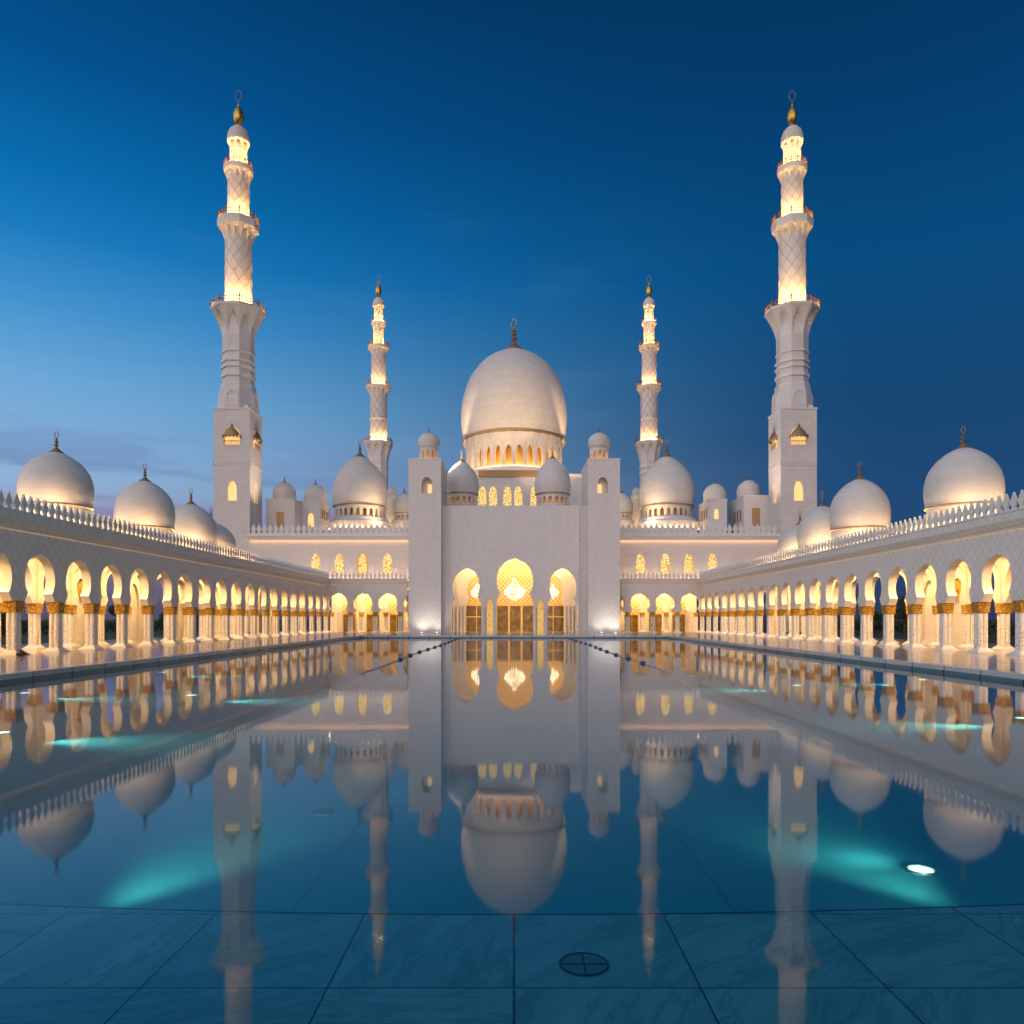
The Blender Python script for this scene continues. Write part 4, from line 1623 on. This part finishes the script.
FRONT = [
    ("lathe", "transition", [(409, 36.5), (393, 35), (386, 31.5), (383, 30)], 8, True, M_min),
    ("niches", 404.5, 388, 36.4),
    ("lathe", "octagon_shaft", [(386, 28), (331, 28), (306, 28)], 8, True, M_min),
    ("lathe", "band", [(385, 30.8), (384, 31.2), (382, 31.2), (381, 29.6)], 8, True, M_trim),
    ("lathe", "band", [(375, 29.6), (374.5, 30.4), (371.5, 30.4), (371, 29.6)], 8, True, M_trim),
    ("lathe", "band", [(366, 29.6), (365.5, 30.6), (363.5, 30.6), (363, 29.6)], 8, True, M_trim),
    ("lathe", "band", [(360, 29.6), (359.5, 30.6), (357.5, 30.6), (357, 29.6)], 8, True, M_trim),
    ("lathe", "band", [(350.5, 29.3), (350, 29.9), (349, 29.9), (348.5, 29.3)], 8, True, M_trim),
    ("corbel", 334, 304, 28.2, 47, 8, True, True),
    ("balcony", 304, 301, 295, 47.5, True),
    ("shaft", 301, 228, 25.4, .62, 8),
    ("corbel", 238, 221, 25.6, 35.5, 12, False, False),
    ("balcony", 221, 213, 207, 35.8, True),
    ("shaft", 213, 172, 20.4, .45, 8),
    ("corbel", 178, 165, 20.6, 27.5, 12, False, False),
    ("balcony", 165, 160.5, 156, 27.7, False),
    ("lantern", 161, 142, 17),
    ("corbel", 147, 136, 15.6, 21.5, 8, False, False),
    ("top", 136, 126, 21.8, 125, 107.5, 10.2, 100, 101, 91),
]
REAR = [
    ("lathe", "octagon_shaft", [(600, 17.5), (455, 17.5), (440, 17.5)], 8, True, M_min),
    ("lathe", "band", [(473, 18), (472.5, 18.6), (470.5, 18.6), (470, 18)], 8, True, M_trim),
    ("lathe", "band", [(467, 18), (466.5, 18.6), (464.5, 18.6), (464, 18)], 8, True, M_trim),
    ("corbel", 461, 442, 17.7, 26, 8, True, True),
    ("balcony", 442, 440, 436.5, 26, True),
    ("shaft", 440, 390, 16.4, .62, 8),
    ("lathe", "band", [(418.5, 16.6), (418, 17.4), (417, 17.4), (416.5, 16.6)], 40, False, M_trim),
    ("corbel", 396, 385, 16.5, 23.5, 12, False, False),
    ("balcony", 386, 383.5, 380, 24, False),
    ("shaft", 383.5, 347, 13.9, .5, 8),
    ("corbel", 354, 345, 14, 20, 12, False, False),
    ("balcony", 346, 343.5, 340, 20.3, False),
    ("lantern", 343.5, 324, 11),
    ("corbel", 332, 321, 9.5, 13.6, 8, False, False),
    ("balcony", 322, 320, 317.5, 14, False),
    ("lantern", 320, 304, 9.6),
    ("corbel", 309, 304, 8.6, 11.8, 8, False, False),
    ("top", 304, 297.5, 12, 296.5, 285, 6.2, 281, 283, 276),
]
D1, hw = 163.0, 3.95
for sx, lab in ((-1, "tall front minaret on the left, rising against bright blue sky beside a brown-doored pavilion"),
                (1, "tall front minaret on the right, rising against dark blue sky")):
    cx = sx * 62.1 + (.2 if sx < 0 else .4)
    minaret(cx, D1 + hw, (D1 + hw) / F, 0, FRONT, lab, (hw, 409))
for xp, lab in ((378.5, "thinner rear minaret, its foot hidden by the hall's left large dome"), (649.0, "thinner rear minaret, its foot hidden by the hall's right large dome")):
    D = 237.0
    minaret(px(xp, D), D, D / F, 0, REAR, lab, None)

# ------------------------------------------------------------------ in and around the water
POOL = [  # x px, y px of the lens, heading of the beam, strength, label
    (1, 733, 1, "underwater light at the picture's left edge, below the arcade reflections"),
    (24.6, 693.3, 1, "underwater light nearest the left coping, in line with the first columns"),
    (162.4, 672.5, 1, "underwater light under the left coping, second from the viewer"),
    (191.6, 695.6, 1, "underwater light in the inner left row, clear of the coping"),
    (238, 659, 1, "underwater light under the left coping, third from the viewer"),
    (268, 653.5, 1, "underwater light under the left coping, farthest of its row"),
    (1023, 718.5, -1, "underwater light cut by the picture's right edge"),
    (922.6, 680, -1, "bright underwater light under the right coping, nearest of its row"),
    (797, 685.6, -1, "underwater light in the inner right row, clear of the coping"),
    (816, 664, -1, "underwater light under the right coping, beyond the bright one"),
    (745, 652, -1, "faint far underwater light under the right coping"),
    (921, 870, -1, "largest underwater light, a glowing oval just beyond the right of the pool step"),
]
LENZ = -.34
for xp, yp, sd, lab in POOL:
    LENZ = -.34 if yp < 800 else FZ + .03
    D = F * (CZ - LENZ) / (yp - HY)
    cx = px(xp, D)
    root = thing("pool_light", lab, "pool light", (cx, D, FZ), "lights set in the pool floor")
    bm = bmesh.new()
    R = .18 if yp > 800 else .26
    lathe(bm, [(R * 1.2, FZ - .02), (R * 1.25, LENZ - .03), (R * 1.2, LENZ - .02), (R * 1.02, LENZ - .015)], 24, cx, D)
    obj("housing", bm, simple("steel_housing", (.25, .30, .30), .4, .8) if "steel_housing" not in MATS else MATS["steel_housing"], root, 35)
    bm = bmesh.new()
    lathe(bm, [(R, LENZ - .014), (R * .9, LENZ + .01), (R * .5, LENZ + .025), (0, LENZ + .03)], 24, cx, D)
    obj("lens", bm, M_lens, root, 35)
    bm = bmesh.new()
    torus(bm, cx, D, LENZ + .005, R * 1.14, R * .10, 28)
    obj("rim", bm, simple("steel_rim", (.45, .50, .50), .35, .7) if "steel_rim" not in MATS else MATS["steel_rim"], root, 60)
    li = bpy.data.lights.new("pool_beam", "SPOT")
    li.energy, li.color, li.spot_size, li.spot_blend, li.shadow_soft_size = 3000, (.62, 1.0, .78), math.radians(64), 1.0, .15
    lo = bpy.data.objects.new("pool_beam", li)
    COL.objects.link(lo)
    lo.parent = root
    lo.location = (sd * .5, 0, -FZ + LENZ + .28)
    dv = Vector((sd * 1.0, .0, .06)) if yp < 800 else Vector((-.75, .8, .0))
    if yp > 800:
        lo.location = (-.25, .25, -FZ + LENZ + .42)
        li.energy, li.spot_size, li.shadow_soft_size = 70, math.radians(140), .4
    lo.rotation_euler = dv.to_track_quat("-Z", "Y").to_euler()
# lamps in the riser of the pool step, shining away from the viewer
for xp, ang, en, lab in ((64, 9, 800, "light in the step riser, sending the bright beam across the left pool floor"),
                         (996, -9, 800, "light in the step riser near the large oval pool light")):
    X = px(xp, 9.3)
    root = thing("riser_light", lab, "pool light", (X, 9.45, -.38), "lights in the pool step riser")
    bm = bmesh.new()
    y_f = LD + .30 * min(1.0, abs(X) / 6.0) ** 2 + max(0, abs(X) - 6) * .10
    root.location.y = y_f + .02
    n0 = len(bm.verts)
    lathe(bm, [(.11, 0), (.12, .02), (.10, .05), (0, .06)], 16)
    bmesh.ops.rotate(bm, cent=(0, 0, 0), matrix=Matrix.Rotation(-PI / 2, 3, "X"), verts=bm.verts)
    bmesh.ops.translate(bm, vec=(X, y_f + .002, -.38), verts=bm.verts)
    obj("lens", bm, M_lens, root, 35)
    li = bpy.data.lights.new("riser_beam", "SPOT")
    li.energy, li.color, li.spot_size, li.spot_blend, li.shadow_soft_size = en, (.62, 1.0, .72), math.radians(60), 1.0, .15
    lo = bpy.data.objects.new("riser_beam", li)
    COL.objects.link(lo)
    lo.parent = root
    lo.location = (0, .25, .22)
    a = math.radians(ang)
    lo.rotation_euler = Vector((math.sin(a), math.cos(a), .10)).to_track_quat("-Z", "Y").to_euler()

# float lines
M_float = simple("navy_float", (.012, .09, .24), .35)
M_rope = simple("pale_rope", (.50, .56, .62), .6)
for sx, lab in ((-1, "line of navy floats running up the pool left of the portal's reflection"), (1, "line of navy floats running up the pool right of the portal's reflection")):
    X = sx * 9.45 + .1
    root = thing("float_line", lab, "float line", (X, 90, 0), "float lines across the pool")
    bm = bmesh.new()
    pts = [(X, 128.5, .03)]
    y = 126.0
    fl_ = []
    while y > 55:
        fl_.append(y)
        y -= 6.3 + rnd.uniform(-.7, .7)
    pts += [(X + .12 * math.sin(q * .15), q, .04) for q in range(125, 47, -3)] + [(X, 45, .01), (X, 42, -.25), (X, 40, FZ + .05)]
    tube(bm, pts, .03, 6)
    obj("rope", bm, M_rope, root, "all")
    bm = bmesh.new()
    L = .7
    lathe(bm, [(.05, -L), (.12, -L * .93), (.19, -L * .75), (.21, -L * .3), (.21, L * .3), (.19, L * .75), (.12, L * .93), (.05, L)], 14)
    bmesh.ops.rotate(bm, cent=(0, 0, 0), matrix=Matrix.Rotation(PI / 2, 3, "X"), verts=bm.verts)
    bmesh.ops.scale(bm, vec=(.9, 1, .65), verts=bm.verts)
    fp = obj("float", bm, M_float, smooth=40)
    protos.append(fp)
    for q in fl_:
        part_at(fp, root, (X + .12 * math.sin(q * .15), q, .07))

# drain covers
for X, Y, Zd, R, lab in ((.70, 7.42, LZ, .235, "round cross-barred drain cover in the marble step near the viewer"), (-3.9, 15.2, FZ, .2, "small round drain cover out on the pool floor")):
    root = thing("drain_cover", lab, "drain cover", (X, Y, Zd), "drain covers")
    bm = bmesh.new()
    lathe(bm, [(R * 1.06, Zd + .001), (R * 1.06, Zd + .012), (R, Zd + .016), (R * .96, Zd + .010)], 36, X, Y)
    obj("plate", bm, simple("drain_steel", (.34, .36, .36), .5, .2) if "drain_steel" not in MATS else MATS["drain_steel"], root, 30)
    bm = bmesh.new()
    for a in (0, PI / 2):
        c_, s_ = math.cos(a), math.sin(a)
        tube(bm, [(X - R * .93 * c_, Y - R * .93 * s_, Zd + .014), (X + R * .93 * c_, Y + R * .93 * s_, Zd + .014)], .009, 5)
    torus(bm, X, Y, Zd + .016, R * 1.02, .010, 36)
    obj("cross_bar", bm, simple("drain_rim", (.02, .025, .03), .5, .4) if "drain_rim" not in MATS else MATS["drain_rim"], root)

# bag left at a column foot
bx, by = px(21.5, 57.6), 57.6
bag = thing("duffel_bag", "small black and red bag left at the foot of a left arcade column", "bag", (bx, by, DZ))
bm = bmesh.new()
bmesh.ops.create_uvsphere(bm, u_segments=20, v_segments=12, radius=1)
for v_ in bm.verts:
    c = v_.co
    s = 1 - .25 * max(0, c.z)
    for i_ in (0, 1, 2):
        c[i_] = math.copysign(abs(c[i_]) ** .72, c[i_])
    v_.co = Vector((bx + c.x * .42 * s, by + c.y * .2 * s, DZ + .17 + c.z * .17 + .03 * math.sin(c.x * 3)))
obj("bag_body", bm, simple("black_nylon", (.012, .010, .012), .6), bag, "all")
bm = bmesh.new()
tube(bm, [(bx - .3, by, DZ + .30), (bx - .38, by, DZ + .48), (bx - .2, by, DZ + .42), (bx + .0, by - .03, DZ + .55), (bx + .12, by, DZ + .34)], .03, 6)
obj("strap", bm, MATS["black_nylon"], bag)
bm = bmesh.new()
bmesh.ops.create_uvsphere(bm, u_segments=14, v_segments=8, radius=1)
for v_ in bm.verts:
    v_.co = Vector((bx + .05 + v_.co.x * .16, by - .05 + v_.co.y * .14, DZ + .37 + v_.co.z * .09))
obj("red_cloth", bm, simple("red_cloth", (.22, .012, .015), .7), bag, "all")


# ------------------------------------------------------------------ person standing by the right front arcade
def person(x, y, label):
    root = thing("person", label, "person", (x, y, DZ))
    J = {"pelvis": (0, 0, .95, .15), "belly": (0, .01, 1.12, .14), "chest": (0, .01, 1.32, .16), "neck": (0, 0, 1.47, .06), "headl": (0, -.01, 1.56, .085), "head": (0, -.01, 1.66, .095),
         "top": (0, 0, 1.74, .06)}
    E = [("pelvis", "belly"), ("belly", "chest"), ("chest", "neck"), ("neck", "headl"), ("headl", "head"), ("head", "top")]
    for s, n in ((-1, "l"), (1, "r")):
        J.update({"sh" + n: (s * .19, 0, 1.40, .065), "el" + n: (s * .26, .02, 1.12, .048), "wr" + n: (s * .27, -.05, .88, .032), "ha" + n: (s * .27, -.07, .79, .036),
                  "hip" + n: (s * .09, 0, .88, .10), "kn" + n: (s * .10, -.01, .48, .065), "an" + n: (s * .10, .02, .09, .045), "to" + n: (s * .11, -.13, .04, .04)})
        E += [("chest", "sh" + n), ("sh" + n, "el" + n), ("el" + n, "wr" + n), ("wr" + n, "ha" + n), ("pelvis", "hip" + n), ("hip" + n, "kn" + n), ("kn" + n, "an" + n), ("an" + n, "to" + n)]
    ks = list(J)
    me = bpy.data.meshes.new("body")
    me.from_pydata([(x + J[k][0], y + J[k][1], DZ + J[k][2]) for k in ks], [(ks.index(a), ks.index(b_)) for a, b_ in E], [])
    o = bpy.data.objects.new("body", me)
    COL.objects.link(o)
    sk = o.modifiers.new("skin", "SKIN")
    sv = me.skin_vertices[0].data
    for i, k_ in enumerate(ks):
        sv[i].radius = (J[k_][3], J[k_][3])
    sv[0].use_root = True
    o.modifiers.new("sub", "SUBSURF").levels = 1
    o.modifiers["sub"].render_levels = 2
    me.materials.append(simple("skin", (.36, .21, .14), .5))
    o.parent = root
    o.location = -root.location
    bm = bmesh.new()
    lathe(bm, [(.235, DZ + .10), (.22, DZ + .5), (.19, DZ + .95), (.185, DZ + 1.15), (.215, DZ + 1.36), (.15, DZ + 1.46), (.075, DZ + 1.50)], 18, x, y)
    for s in (-1, 1):
        tube(bm, [(x + s * .19, y, DZ + 1.41), (x + s * .265, y + .02, DZ + 1.12), (x + s * .275, y - .05, DZ + .90)], [.085, .075, .07], 10)
    obj("robe", bm, simple("pale_robe", (.62, .54, .48), .8), root, 60)
    bm = bmesh.new()
    lathe(bm, [(.115, DZ + 1.56), (.125, DZ + 1.66), (.10, DZ + 1.75), (.05, DZ + 1.79), (0, DZ + 1.80)], 16, x, y + .02)
    obj("hair", bm, simple("dark_hair", (.01, .008, .008), .6), root, 60)


person(px(652, 155.2), 155.2, "person in a pale robe standing before the right front arcade")

# ------------------------------------------------------------------ garden beyond the arcades
def make_crown(seed, H, Wd, n):
    r = random.Random(seed)
    bm = bmesh.new()
    clumps = [(r.uniform(-.55, .55) * Wd, r.uniform(-.55, .55) * Wd, H * r.uniform(.42, .92), r.uniform(.22, .42) * Wd) for _ in range(15)]
    for i in range(n):
        c = clumps[r.randrange(len(clumps))]
        d = Vector((r.gauss(0, 1), r.gauss(0, 1), r.gauss(0, .8))).normalized() * c[3] * r.random() ** .4
        p = Vector(c[:3]) + d
        a = Vector((r.gauss(0, 1), r.gauss(0, 1), r.gauss(0, .6))).normalized()
        b_ = a.orthogonal().normalized()
        q = Matrix.Rotation(r.uniform(0, 6.28), 3, a)
        b_ = q @ b_
        c2 = a.cross(b_)
        s = r.uniform(.12, .26)
        bm.faces.new([bm.verts.new(p + b_ * s * u + c2 * s * .5 * v_) for u, v_ in ((-1, 0), (0, -1), (1, 0), (0, 1))])
    return bm, clumps


TREES = []
for k_, (H, Wd, n) in enumerate(((6.5, 2.6, 2600), (4.2, 2.2, 2000), (8.5, 3.0, 3200))):
    bm, cl = make_crown(40 + k_, H, Wd, n)
    tr_ = obj("trunk", bmesh.new(), M_bark)
    b2 = bmesh.new()
    tube(b2, [(0, 0, -.1), (.05, .03, H * .25), (0, .08, H * .5)], [.2, .15, .10], 8)
    for c in cl[:9]:
        tube(b2, [(0.03, .05, H * .33), (c[0] * .5, c[1] * .5, (H * .35 + c[2]) * .5), c[:3]], [.08, .05, .02], 5)
    b2.to_mesh(tr_.data)
    b2.free()
    cr = obj("crown", bm, M_leaf, recalc=False)
    protos += [tr_, cr]
    TREES.append((tr_, cr))
spots = []
for sx in (-1, 1):
    for i in range(9):
        spots.append((sx * rnd.uniform(62, 84), 62 + i * 13.5 + rnd.uniform(-4, 4), rnd.randrange(3), sx, i))
for X, Y, kd, sx, i in spots:
    nm = ["rounded dark garden tree", "low bushy garden tree", "tall loose garden tree"][kd]
    root = thing("garden_tree", f"{nm} on the lawn seen through the {'left' if sx < 0 else 'right'} arcade arches", "tree", (X, Y, .18), f"{nm}s beyond the {'left' if sx < 0 else 'right'} arcade")
    s = rnd.uniform(.8, 1.2)
    rz = rnd.uniform(0, 6)
    for src in TREES[kd]:
        part_at(src, root, (X, Y, .18), rz, (s, s, s))
for sx in (-1, 1):
    r = random.Random(90 + sx)
    bm = bmesh.new()
    for i in range(9000):
        p = Vector((sx * (96 + r.gauss(0, 1.2)), r.uniform(20, 260), .2 + 2.6 * r.random() ** .7))
        a = Vector((r.gauss(0, 1), r.gauss(0, 1), r.gauss(0, 1))).normalized()
        b_ = a.orthogonal().normalized()
        c2 = a.cross(b_)
        s = r.uniform(.25, .5)
        bm.faces.new([bm.verts.new(p + b_ * s * u + c2 * s * .6 * v_) for u, v_ in ((-1, 0), (0, -1), (1, 0), (0, 1))])
    hd = obj("hedge", bm, M_leaf, recalc=False)
    tag(hd, f"long dark hedge across the lawn beyond the {'left' if sx < 0 else 'right'} arcade", "hedge", None)

for p in protos:                    # the pattern pieces the copies were made from
    for c in list(p.children):
        bpy.data.objects.remove(c)
    bpy.data.objects.remove(p)
